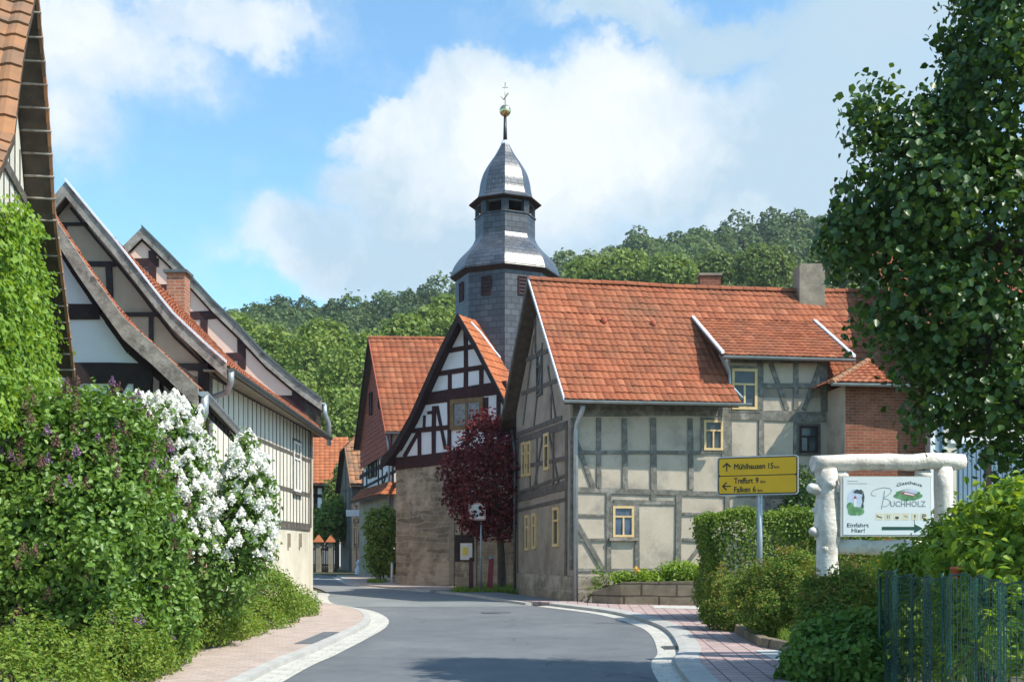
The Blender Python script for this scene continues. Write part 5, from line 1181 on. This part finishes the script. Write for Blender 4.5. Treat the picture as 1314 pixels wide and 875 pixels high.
# copper tree by the church
X = plant('copper_tree', 'dark purple copper-leaved tree between church and grey house', 'tree', (-.3, 33.7))
bl = [eb(620, 632, 33.4, 44, 46, 1.1), eb(600, 605, 33.4, 36, 34, .8), eb(630, 580, 33.5, 42, 38, .9), eb(655, 620, 33.7, 40, 58, 1.0), eb(622, 552, 33.6, 24, 20, .6), eb(594, 635, 33.5, 22, 26, .6), eb(636, 670, 33.6, 32, 20, .8), eb(608, 668, 33.5, 20, 16, .6)]
foliage('crown', bl, 8500, .12, 'lf_copper', X, k=8, sig=.12, shell=.4, aspect=.75)
trunk(X, (-.3, 33.7, .45), (-.45, 33.6, 3.6), .13, [b[:3] for b in bl[:6]])
# creeper on the nearest house
X = plant('wall_creeper', 'bright green climbing creeper covering the white gable wall, far left', 'creeper', HFACE.pt(HFACE.L * .6, 0, .1))
def creep(n):
    P = []; 
    while len(P) < n:
        x, y = RNG.uniform(-20, 84), RNG.uniform(262, 560); lim = np.interp(y, [262, 290, 340, 400, 450, 480, 560], [24, 42, 52, 64, 70, 74, 76]); lo = np.interp(y, [262, 300, 360, 560], [18, 6, 0, -20])
        if not (lo + 5 * math.sin(y * .13) < x < lim + 6 * math.sin(y * .09)): continue
        a, z = HFACE.px(x, y, .12); p = HFACE.pt(a, z, .03 + RNG.random() ** 1.5 * .2)
        P.append(tuple(p))
    P = np.array(P); P = np.repeat(P, 5, 0) + RNG.normal(0, 1, (len(P) * 5, 3)) * np.array([.05, .07, .07]); return P
P = creep(2100); N = np.tile(np.array([HFACE.n.x, HFACE.n.y, .25]), (len(P), 1)); vs, fs_ = leafgeo(P, N, .085 * RNG.uniform(.6, 1.25, len(P)), aspect=.85, droop=1.0, tilt=.45); npmesh('foliage', vs, fs_, MT['lf_ivy'], X)
stems(X, HFACE.pt(HFACE.L * .6, .15, .08), [HFACE.pt(HFACE.L * .62, 4, .08), HFACE.pt(HFACE.L * .68, 3.4, .08)], .03)
# lilacs and low shrubs on the left
X = plant('purple_lilac', 'big dark green lilac bush with fading purple flower heads, lower left', 'lilac bush', (-5.2, 13.2))
bl = [eb(60, 590, 12.95, 90, 92, .75), eb(150, 600, 13.35, 66, 84, .7), eb(100, 690, 12.55, 106, 110, .8), eb(180, 700, 13.15, 60, 96, .6), eb(20, 700, 12.35, 90, 110, .7), eb(120, 800, 12.55, 96, 90, .7), eb(200, 790, 13.45, 46, 70, .5), eb(-60, 640, 12.55, 90, 120, .8), eb(20, 555, 12.75, 66, 58, .6), eb(120, 545, 13.15, 60, 50, .6)]
foliage('foliage', sub(bl, 8, .86, .36), 33000, .079, 'lf_lilac', X, k=14, sig=.085, shell=.5, aspect=.62, droop=.5, upmix=.45, tilt=.8, minz=.15)
foliage('inner_foliage', [(b[0] - .05, b[1] + .25, b[2], b[3] * .8, b[4] * .7, b[5] * .82) for b in bl], 9000, .13, 'lf_lilac', X, k=5, sig=.09, shell=.5, minz=.15)
P, N = blobpts([b[:3] + tuple(r * 1.1 for r in b[3:]) for b in bl], 1500, .05, 1, .01); P = P[(P[:, 1] < 13.4) | (P[:, 2] > 2.6)]; up = P[P[:, 2] > 2.2]; lowp = P[P[:, 2] <= 2.2]
f0 = np.concatenate([up[:110], lowp[:22]]); panicles('faded_blossom', f0, .06, 70, .02, 'bl_faded', X, h=2.2); panicles('blossom', np.concatenate([up[110:150], lowp[22:44]]), .06, 80, .022, 'bl_purple', X, h=2.0)
stems(X, (-5.2, 13.1, .2), [b[:3] for b in bl[:7]], .035)
X = plant('white_lilac', 'white-flowering lilac bush before the boarded house', 'lilac bush', (-4.65, 15.6))
bl = [eb(212, 550, 15.2, 44, 40, .5), eb(238, 592, 15.4, 34, 46, .5), eb(228, 650, 15.2, 44, 58, .6), eb(240, 725, 15.2, 50, 64, .6), eb(172, 540, 15.0, 32, 30, .4), eb(316, 622, 16.0, 32, 50, .45), eb(306, 685, 15.8, 42, 56, .55), eb(334, 655, 16.2, 20, 46, .35), eb(286, 750, 15.6, 44, 56, .55), eb(316, 578, 16.0, 11, 20, .2), eb(330, 720, 16.0, 18, 40, .3), eb(254, 560, 15.5, 10, 20, .2)]
foliage('foliage', sub(bl, 6, .85, .38), 12500, .085, 'lf_white', X, k=11, sig=.085, shell=.5, aspect=.6, droop=.4, upmix=.4, minz=.2)
P, N = blobpts([b[:3] + tuple(r * 1.07 for r in b[3:]) for b in bl], 2600, .08, 1, .01); pxx = CX + F * P[:, 0] / P[:, 1]; pyy = HY - F * (P[:, 2] - EYE) / P[:, 1]
sel = (pyy < 720) & (pxx > 150) & (N[:, 1] < .35) & (RNG.random(len(P)) < np.interp(pyy, [500, 640, 720], [.5, .36, .14])); P = P[sel][:470]
panicles('blossom', P, .074, 85, .031, 'bl_white', X, h=1.6); stems(X, (-4.6, 15.6, .2), [b[:3] for b in bl[:8]], .03)
def spirea(label, bl, n, mat, size=.05, base=None, name='spirea_bush', cat='bush', **kw):
    b0 = base or bl[0]; X = plant(name, label, cat, b0)
    if mat == 'lf_rust': tag(foliage('shoot_tip', [(b[0], b[1], b[2] + .03, b[3] * 1.04, b[4] * 1.04, b[5] * 1.06) for b in bl], 1000, .055, 'lf_tip', X, k=7, sig=.035, shell=.05, low=.05, aspect=.35, upmix=.2, minz=gz(0, b0[1])), kind='stuff')
    foliage('foliage', sub(bl), n, size, mat, X, k=kw.pop('k', 6), sig=kw.pop('sig', .045), shell=kw.pop('shell', .4), aspect=kw.pop('aspect', .5), upmix=kw.pop('upmix', .5), minz=gz(0, b0[1]) - .02, **kw)
    stems(X, (b0[0], b0[1], gz(0, b0[1])), [(b[0] + random.uniform(-.1, .1), b[1], b[2] + b[5] * .5) for b in bl for _ in range(2)], .012); return X
spirea('yellow-green low bush in the bottom left corner', [(-4.35, 9.9, .45, .7, .7, .72), (-4.9, 9.7, .5, .7, .7, .75), (-4.15, 10.4, .3, .45, .5, .6), (-4.4, 9.2, .4, .6, .6, .7)], 15000, 'lf_spirea')
spirea('yellow-green bush at the foot of the lilacs by the pink pavement', [(-4.35, 11.9, .5, .42, .5, .75), (-4.45, 12.7, .55, .45, .5, .8), (-4.15, 12.6, .4, .3, .4, .6), (-4.4, 13.6, .5, .42, .5, .75), (-4.45, 14.4, .5, .35, .45, .7)], 17000, 'lf_spirea')
spirea('long low yellow-green hedge along the boarded house wall', [(-4.55 + .1 * math.sin(y * 2), y, .5 + .2 * math.sin(y * 1.3), .55, .75, .62 + .12 * math.sin(y * 1.9) + .16 * (y > 20)) for y in np.arange(15.2, 23.6, 1.0)], 30000, 'lf_spirea', .062, name='low_hedge', cat='hedge')
# right-hand beds
X = plant('clipped_hedge', 'clipped green hedge behind the yellow road sign', 'hedge', (4.9, 21))
nh = 34000; P = np.stack([RNG.uniform(3.8, 6.9, nh), RNG.uniform(20.6, 21.9, nh), .3 + 2.15 * RNG.random(nh) ** .7], 1)
fsel = RNG.integers(0, 3, nh); P[fsel == 0, 1] = 20.6 + RNG.normal(0, .06, (fsel == 0).sum()); P[fsel == 1, 2] = 2.42 + RNG.normal(0, .05, (fsel == 1).sum()); P[fsel == 2, 0] = np.where(RNG.random((fsel == 2).sum()) < .8, 3.8, 6.9) + RNG.normal(0, .06, (fsel == 2).sum())
P += np.stack([.06 * np.sin(P[:, 2] * 5), .07 * np.sin(P[:, 0] * 4), .05 * np.sin(P[:, 0] * 6)], 1); N = np.zeros_like(P); N[fsel == 0, 1] = -1; N[fsel == 1, 2] = 1; N[fsel == 2, 0] = -1
vs, fs_ = leafgeo(P, N, .066 * RNG.uniform(.6, 1.2, nh), aspect=.6, tilt=.75); npmesh('foliage', vs, fs_, MT['lf_hedge'], X); stems(X, (4.9, 21.2, .3), [(4.2, 21.2, 2), (5, 21.2, 2), (6, 21.2, 2)], .03)
R_ = lambda x, y, Y, rx, ry, rd: eb(x, y, Y, rx, ry, rd)
spirea('small yellowish bush at the near end of the stone planter wall', [R_(925, 765, 19.0, 22, 34, .4), R_(915, 785, 18.8, 16, 24, .3), R_(935, 790, 18.6, 24, 26, .35)], 5500, 'lf_rust', .055)
spirea('wide rusty-tipped bush in front of the clipped hedge', [R_(965, 760, 17.2, 30, 38, .5), R_(1005, 752, 17.0, 40, 44, .6), R_(1026, 728, 17.2, 20, 26, .4), R_(985, 785, 16.6, 42, 34, .5), R_(1030, 770, 16.4, 26, 40, .5)], 15000, 'lf_rust', .055)
spirea('rusty-tipped bush around the foot of the log post', [R_(1050, 770, 13.4, 32, 36, .4), R_(1090, 765, 13.2, 38, 42, .45), R_(1125, 770, 13.2, 30, 44, .4), R_(1070, 800, 12.9, 50, 34, .4)], 12000, 'lf_rust', .05)
spirea('glossy dark ground cover bush at the bottom beside the mesh fence', [R_(1050, 845, 12.0, 42, 46, .4), R_(1100, 850, 11.8, 48, 48, .4), R_(1130, 820, 12.0, 36, 40, .4), R_(1080, 815, 12.3, 40, 30, .4), R_(1020, 865, 12.2, 20, 30, .2)], 7500, 'lf_ground', .085, name='ground_cover_bush', cat='bush', sig=.06, aspect=.62, shell=.3)
spirea('fresh green small-leaved bush between guesthouse board and mesh fence', [R_(1200, 724, 11.4, 32, 30, .35), R_(1236, 686, 11.6, 24, 34, .4), R_(1160, 728, 11.5, 22, 28, .3), R_(1215, 730, 11.2, 40, 60, .35), R_(1180, 770, 11.6, 40, 60, .3)], 8500, 'lf_bright', .07, name='garden_bush', sig=.06, aspect=.45)
spirea('bright large-leaved bush leaning over the mesh fence at the right edge', [R_(1264, 692, 9.8, 48, 42, .4), R_(1300, 660, 9.6, 55, 46, .45), R_(1290, 720, 9.2, 60, 40, .4), R_(1235, 730, 9.9, 34, 40, .3), R_(1345, 690, 9, 60, 60, .5), R_(1330, 800, 9.3, 70, 80, .3), R_(1280, 800, 9.8, 60, 80, .3), R_(1235, 800, 10.4, 50, 80, .3), R_(1190, 820, 11.2, 40, 70, .3)], 9500, 'lf_bright', .105, name='garden_bush', sig=.08, aspect=.55)
X = plant('garden_hedge', 'darker trimmed hedge behind the log frame, before the blue-grey garage door', 'hedge', (6.8, 16.5))
foliage('foliage', [(6.6, 16.5, 1.4, .8, .6, 1.05), (7.6, 16.5, 1.45, .8, .6, 1.1), (8.6, 16.5, 1.5, .8, .6, 1.15), (5.9, 16.6, 1.2, .5, .5, .9)], 8500, .085, 'lf_hedge', X, k=5, sig=.06, shell=.3, aspect=.6); stems(X, (7, 16.5, .2), [(6.6, 16.5, 1.6), (7.6, 16.5, 1.7)], .03)
X = plant('fence_weed', 'pale narrow-leaved weed pushing through the green mesh fence', 'weed', (3.55, 9.0)); foliage('foliage', [eb(1238, 770, 9.1, 10, 26, .1), eb(1247, 745, 9.1, 8, 14, .08), eb(1280, 815, 8.2, 14, 28, .1), eb(1226, 850, 9.1, 9, 18, .08), eb(1300, 760, 8.0, 12, 16, .1)], 420, .1, 'lf_bright', X, k=6, sig=.05, aspect=.22, upmix=.8); stems(X, (3.55, 9.0, .2), [tuple(at(1240, 750, 9.1)), tuple(at(1283, 800, 8.2))], .008)
# plants on the planter wall, bush by the church, garden behind the far fence
spirea('leafy flower plants growing on top of the low stone planter wall', [R_(835, 742, 26.6, 34, 9, .4), R_(868, 735, 26.6, 28, 15, .4), R_(890, 738, 26.4, 18, 14, .4), R_(800, 742, 26.9, 14, 7, .3)], 3200, 'lf_bright', .1, name='flower_plant', cat='plants', sig=.08)
p = at(817, 731, 26.7); mb = MB(); X = plant('orange_flower', 'small orange-yellow flower on the planter wall below the lower window', 'flower', (p.x, 26.7))
panicles('blossom', [tuple(at(816, 729, 26.7)), tuple(at(819, 733, 26.7))], .07, 40, .05, 'bl_yellow', X, h=1); stems(X, (p.x, 26.7, 1.0), [(p.x, 26.7, p.z)], .012)
X = plant('climber', 'thin bare climber with few leaves at the downpipe of the grey house', 'climber', (2.6, 27.1)); bl = [R_(772, 735, 27.1, 12, 10, .2), R_(765, 752, 27, 8, 14, .15)]
foliage('foliage', bl, 120, .09, 'lf_hedge', X, k=4, sig=.09); stems(X, (2.2, 27.0, .6), [b[:3] for b in bl] + [tuple(at(757, 742, 27.1)), tuple(at(780, 733, 27.1))], .012)
X = plant('wall_bush', 'dark green climbing bush against the house wall below the sign', 'bush', (7.0, 27.6)); foliage('foliage', [R_(1030, 640, 27.4, 18, 40, .4), R_(1042, 668, 27.2, 24, 30, .5), R_(1015, 665, 27.4, 20, 26, .4)], 2600, .11, 'lf_linden', X, k=6, sig=.1); stems(X, (7.0, 27.6, .4), [(7, 27.5, 2.5), (7.2, 27.5, 3)], .03)
X = plant('street_bush', 'rounded green bush against the wall left of the stone church', 'bush', (-4.95, 41.2)); foliage('foliage', [R_(491, 680, 41, 20, 24, .6), R_(488, 712, 41, 18, 24, .6), R_(497, 668, 41.2, 12, 18, .4), R_(480, 670, 41, 10, 14, .4), R_(500, 715, 40.8, 10, 24, .4)], 4200, .14, 'lf_hedge', X, k=6, sig=.11); stems(X, (-4.95, 41.2, .6), [(-4.9, 41.1, 2.4), (-5.1, 41, 2)], .04)
for lab, bl, mt in (('yellow-green bush rising behind the far plank fence', [R_(424, 670, 57.5, 20, 24, .9), R_(410, 680, 58, 12, 20, .8), R_(436, 665, 58.5, 10, 28, .7)], 'lf_tree'), ('darker small tree beside the distant white half-timbered house', [R_(433, 640, 61, 14, 24, .9), R_(441, 620, 61.5, 8, 26, .9)], 'lf_tree2')):
    X = plant('garden_tree', lab, 'tree', (bl[0][0], bl[0][1])); foliage('crown', bl, 3600, .2, mt, X, k=6, sig=.17); trunk(X, (bl[0][0], bl[0][1], .7), bl[0][:3], .1, [b[:3] for b in bl[1:]])
# grass: tufts in the bed, below the copper tree, by the kerb
def grassgeo(areas):
    vs, fs = [], []
    for x0, x1, y0, y1, n, h in areas:
        for i in range(n):
            x, y = RNG.uniform(x0, x1), RNG.uniform(y0, y1); a = RNG.uniform(0, 6.28); hh = h * RNG.uniform(.5, 1.2); w = .007 + .012 * (y > 25); z = gz(x, y) + .02 + (.1 if y < 25 else 0); lx, ly = RNG.normal(0, .25, 2) * hh; b = len(vs)
            c_, s_ = math.cos(a) * w, math.sin(a) * w
            vs += [(x - c_, y - s_, z), (x + c_, y + s_, z), (x + lx * .4 + c_ * .7, y + ly * .4 + s_ * .7, z + hh * .6), (x + lx * .4 - c_ * .7, y + ly * .4 - s_ * .7, z + hh * .6), (x + lx, y + ly, z + hh), (x + lx, y + ly, z + hh)]
            fs += [(b, b + 1, b + 2, b + 3), (b + 3, b + 2, b + 4, b + 5)]
    return np.array(vs), np.array(fs)
vs, fs_ = grassgeo([(3.85, 4.5, 14.7, 15.8, 1500, .24), (3.8, 4.4, 16.6, 18.2, 700, .16), (-1.8, .1, 32.5, 34.2, 1800, .16), (-.9, 0, 33, 35, 500, .22), (4.1, 5.5, 13, 19, 1200, .15), (-5.2, -4.6, 39, 40.5, 300, .2)])
tag(npmesh('grass', vs, fs_, MT['grass']), 'short green grass in the beds and under the copper tree', 'grass', kind='stuff')

# ------------------------------------------------------------------ wooded hill
cxs = [-400, 140, 270, 300, 350, 400, 470, 520, 580, 640, 700, 760, 800, 850, 900, 960, 1000, 1080, 1200, 1800]
cys = [470, 420, 400, 408, 396, 392, 394, 380, 372, 356, 340, 326, 316, 308, 302, 290, 284, 278, 270, 270]
def hill(x, y):
    q = CX + F * x / 240; cz = EYE + (HY - np.interp(q, cxs, cys)) * 240 / F - 5.5
    t = np.clip((y - 78) / 162, 0, 1); s = t ** 1.15
    return 1.0 + (cz - 1.0) * s + 1.5 * np.sin(x * .05) * np.sin(y * .04) * t * (1 - t) * 4
xs = np.arange(-260, 261, 10.0); ys = np.concatenate([np.arange(74, 245, 6.0), [260, 300, 380]])
mb = MB()
for y in ys:
    for x in xs: mb.v.append((x, y, float(hill(x, min(y, 240))) - (0 if y < 76 else .5) - max(0, y - 250) * .1))
for j in range(len(ys) - 1):
    for i in range(len(xs) - 1):
        q = j * len(xs) + i; mb.f.append((q, q + 1, q + 1 + len(xs), q + len(xs))); mb.smooth.append(True)
tag(mb.build('hill', MT['hillsoil'], None, (0, 0, 0)), kind='structure')
TP, TN, TS, TT = [], [], [], []
cnt = 0
yy = 92.0
while yy < 247:
    step = 4.7 + (yy - 92) * .003
    for x in np.arange((150 - CX) / F * yy, (1190 - CX) / F * yy, step):
        X_, Y_ = x + RNG.uniform(-2, 2), yy + RNG.uniform(-2, 2); r = RNG.uniform(1.9, 3.4) * (1.0 if RNG.random() > .12 else 1.25); z = float(hill(X_, min(Y_, 240)))
        hgt = r * RNG.uniform(.85, 1.25); zc_ = z + hgt * .9 + 1
        if CX + F * X_ / Y_ > 560 and HY - F * (zc_ + hgt - EYE) / Y_ > 372 and CX + F * X_ / Y_ > 700: continue
        n = 420; D = unit(RNG.normal(0, 1, (n, 3)) + np.array([0, -.35, .5])); a = np.arctan2(D[:, 1], D[:, 0]); ph = RNG.uniform(0, 6, 4)
        lump = 1 + .16 * np.sin(a * 3 + ph[0]) * np.cos(D[:, 2] * 5 + ph[1]) + .12 * np.sin(a * 6 + ph[2] + D[:, 2] * 8); lump *= 1 - .22 * RNG.random(n) ** 2
        P = np.array([X_, Y_, zc_]) + D * lump[:, None] * np.array([r, r, hgt]); TP.append(P); TN.append(D); TS.append((.40 + .0016 * Y_) * RNG.uniform(.6, 1.25, n))
        base = np.clip(.45 + .2 * math.sin(X_ * .06 + 1.3 * math.sin(Y_ * .03)) + RNG.normal(0, .2), 0, 1); TT.append(np.full(n * 6, base)); cnt += 1
    yy += step * .78
P, N, S_, T_ = map(np.concatenate, (TP, TN, TS, TT))
vs, fs_ = leafgeo(P, N, S_, aspect=.85, tilt=.5, upmix=.3)
tag(npmesh('forest', vs, fs_, MT['lf_wood'], None, (0, 0, 0), tint=T_), 'dense green broadleaf wood covering the hillside', 'wood', kind='stuff')
print('forest trees', cnt)
def hilltree(x, y, Y, rx, ry, mat, label, group, n=2600):
    bl = [eb(x, y, Y, rx * .75, ry * .8)] + [eb(x + rx * q[0], y + ry * q[1], Y + q[2], rx * .5, ry * .45) for q in ((-.5, .2, -.8), (.5, .15, -.8), (-.2, -.5, 0), (.3, -.45, .3), (0, .35, -1.2), (.55, -.2, 0), (-.55, -.2, 0))]
    X = thing('broadleaf_tree', label, 'tree', (bl[0][0], Y, float(hill(bl[0][0], Y)) if Y > 76 else gz(0, Y)), group)
    foliage('crown', bl, n, .34 * Y / 90, mat, X, k=6, sig=.3, shell=.35, aspect=.8)
    g = float(hill(bl[0][0], Y)) if Y > 76 else gz(0, Y)
    trunk(X, (bl[0][0], Y, g), (bl[0][0], Y, max(bl[0][2], g + 3)), .28, [b[:3] for b in bl[1:5]])
for x, y, Y, rx, ry in ((345, 465, 98, 42, 46), (400, 478, 92, 44, 48), (450, 490, 88, 38, 50), (372, 520, 86, 40, 44), (432, 540, 82, 40, 46), (300, 440, 102, 34, 36), (474, 465, 96, 30, 40), (330, 500, 92, 34, 40), (415, 440, 100, 30, 30)):
    hilltree(x, y, Y, rx, ry, 'lf_tree', 'bright green broadleaf tree on the low hillside between pink gable and tile-hung house', 'bright trees at the foot of the hill')
for x, y, Y, rx, ry in ((555, 420, 120, 30, 24), (520, 428, 116, 26, 22), (575, 402, 128, 24, 20)):
    hilltree(x, y, Y, rx, ry, 'lf_tree', 'bright green tree on the hillside above the roof of the tile-hung house', 'bright trees left of the tower', 2200)
for x, y, Y, rx, ry in ((800, 348, 130, 36, 26), (858, 352, 126, 34, 22), (755, 352, 134, 28, 18)):
    hilltree(x, y, Y, rx, ry, 'lf_tree', 'light green tree showing just above the long red roof ridge', 'light trees above the ridge', 2200)
for x, y, Y, rx, ry in ((980, 345, 125, 36, 30), (1080, 335, 125, 40, 34), (920, 345, 132, 26, 20)):
    hilltree(x, y, Y, rx, ry, 'lf_tree2', 'mid green tree behind the red roof near the grey chimney', 'trees behind the chimney', 2200)

# ------------------------------------------------------------------ light, sky, camera
EL, sd = math.radians(50), V((.89, -.46, 0)).normalized()
sdir = V((sd.x * math.cos(EL), sd.y * math.cos(EL), math.sin(EL)))
L = bpy.data.lights.new('sun', 'SUN'); L.energy = 3.9; L.angle = math.radians(.53); L.color = (1, .935, .82)
so = bpy.data.objects.new('sun', L); COL.objects.link(so); so.rotation_euler = sdir.to_track_quat('Z', 'Y').to_euler(); so.location = (30, -10, 40)
w = bpy.data.worlds.new('World'); scn.world = w; w.use_nodes = True; nt = w.node_tree; nt.nodes.clear()
out = nt.nodes.new('ShaderNodeOutputWorld'); bg = nt.nodes.new('ShaderNodeBackground'); bg.inputs[1].default_value = .15; nt.links.new(bg.outputs[0], out.inputs[0])
sky = nt.nodes.new('ShaderNodeTexSky'); sky.sky_type = 'NISHITA'; sky.sun_disc = False; sky.sun_elevation = EL; sky.sun_rotation = math.atan2(sd.x, sd.y); sky.air_density = 1.0; sky.dust_density = .6; sky.ozone_density = 1.2
tc = nt.nodes.new('ShaderNodeTexCoord')
nrm = node(nt, 'ShaderNodeVectorMath', operation='NORMALIZE'); nt.links.new(tc.outputs['Generated'], nrm.inputs[0])
def mth(op, a, b=None, c=None, clamp=False):
    n = nt.nodes.new('ShaderNodeMath'); n.operation = op; n.use_clamp = clamp
    for i, s in enumerate((a, b, c)):
        if s is None: continue
        if hasattr(s, 'links'): nt.links.new(s, n.inputs[i])
        else: n.inputs[i].default_value = s
    return n.outputs[0]
wn_ = node(nt, 'ShaderNodeTexNoise', Scale=7.0, Detail=10, Roughness=.64); nt.links.new(nrm.outputs[0], wn_.inputs['Vector'])
ws = node(nt, 'ShaderNodeVectorMath', operation='SUBTRACT'); nt.links.new(wn_.outputs['Color'], ws.inputs[0]); ws.inputs[1].default_value = (.5, .5, .5)
wsc = node(nt, 'ShaderNodeVectorMath', operation='SCALE'); nt.links.new(ws.outputs[0], wsc.inputs[0]); wsc.inputs['Scale'].default_value = .13
wd = node(nt, 'ShaderNodeVectorMath', operation='ADD'); nt.links.new(nrm.outputs[0], wd.inputs[0]); nt.links.new(wsc.outputs[0], wd.inputs[1])
den = None; shade = None
def cloud(x, y, rx, ry, wt):
    c = V(((x - CX) / F, 1, (HY - y) / F)); l = c.length; c /= l
    s = node(nt, 'ShaderNodeVectorMath', operation='SUBTRACT'); nt.links.new(wd.outputs[0], s.inputs[0]); s.inputs[1].default_value = c
    m = node(nt, 'ShaderNodeVectorMath', operation='MULTIPLY'); nt.links.new(s.outputs[0], m.inputs[0]); m.inputs[1].default_value = (F * l / rx, F * l / rx * .6, F * l / ry)
    ln_ = node(nt, 'ShaderNodeVectorMath', operation='LENGTH'); nt.links.new(m.outputs[0], ln_.inputs[0])
    return mth('MULTIPLY', mth('SUBTRACT', 1.0, ln_.outputs['Value'], clamp=True), wt)
for q in ((500, 330, 250, 62, 1.35), (545, 255, 150, 90, 1.9), (490, 170, 84, 58, 1.8), (610, 150, 130, 76, 1.6), (700, 220, 190, 120, 1.6), (820, 140, 150, 90, 1.35), (880, 220, 220, 100, 1.5), (1060, 190, 260, 170, 1.45), (800, 22, 160, 40, .85), (930, 35, 170, 48, .95), (1130, 40, 200, 100, 1.2), (90, 45, 240, 95, .85), (90, 150, 110, 90, .6), (290, 8, 160, 48, .75), (385, 340, 85, 30, 1.0), (700, 335, 330, 80, 1.2), (1000, 270, 300, 80, 1.2)):
    c = cloud(*q); den = c if den is None else mth('MAXIMUM', den, c)
fine = node(nt, 'ShaderNodeTexNoise', Scale=13.0, Detail=10, Roughness=.66); nt.links.new(nrm.outputs[0], fine.inputs['Vector'])
d2 = mth('ADD', den, mth('MULTIPLY', mth('SUBTRACT', fine.outputs['Fac'], .5), .9))
mask = ramp(nt, d2, [(.0, (.02, .02, .02)), (.18, (.22, .22, .22)), (.34, (.66, .66, .66)), (.5, (.88, .88, .88)), (.9, (1, 1, 1))])
shn = node(nt, 'ShaderNodeTexNoise', Scale=5.5, Detail=8, Roughness=.58); 
mp_ = nt.nodes.new('ShaderNodeMapping'); mp_.inputs['Location'].default_value = (.31, .2, .12); nt.links.new(wd.outputs[0], mp_.inputs[0]); nt.links.new(mp_.outputs[0], shn.inputs['Vector'])
grey = cloud(1110, 150, 330, 260, 1.2); grey = mth('ADD', grey, cloud(900, 30, 330, 70, .8)); grey = mth('ADD', grey, cloud(620, 340, 300, 75, .75)); grey = mth('ADD', grey, cloud(830, 270, 260, 70, .5))
sh = mth('ADD', mth('MULTIPLY_ADD', shn.outputs['Fac'], 1.9, -.45), mth('MULTIPLY', grey, .6))
CW, CG = (3.85, 4.05, 4.2), (2.15, 2.85, 3.4)
ccol = ramp(nt, sh, [(.38, (1, 1, 1)), (.85, (0, 0, 0))]); cc = mixc(nt, ccol, CG, CW)
skyc = mixc(nt, 1.0, sky.outputs[0], (.75, 1.05, 1.09), 'MULTIPLY')
nt.links.new(mixc(nt, mask, skyc, cc), bg.inputs[0])

# thin summer haze: one closed box of even, pale air round the whole valley
hz = MB(); hz.box((-420, -60, -3), (840, 0, 0), (0, 500, 0), (0, 0, 140)); hm = bpy.data.materials.new('haze_air'); hm.use_nodes = True; hn = hm.node_tree; hn.nodes.clear()
ho = hn.nodes.new('ShaderNodeOutputMaterial'); pv_ = hn.nodes.new('ShaderNodeVolumePrincipled'); pv_.inputs['Color'].default_value = (.86, .92, 1, 1); pv_.inputs['Density'].default_value = .00026; pv_.inputs['Anisotropy'].default_value = .2; hn.links.new(pv_.outputs[0], ho.inputs['Volume'])
tag(hz.build('haze', hm, None, (0, 0, 0)), kind='stuff')

cam = bpy.data.cameras.new('camera'); cam.sensor_width = 36; cam.lens = 36 * F / 1314; cam.clip_end = 3000
cam.shift_x = 0; cam.shift_y = (HY - 437.5) / 1314
co = bpy.data.objects.new('camera', cam); COL.objects.link(co); co.location = (0, 0, EYE); co.rotation_euler = (math.radians(90), 0, 0); scn.camera = co
vs_ = scn.view_settings; vs_.view_transform = 'Standard'; vs_.look = 'None'; vs_.gamma = 1; vs_.exposure = 0.77; vs_.use_curve_mapping = False
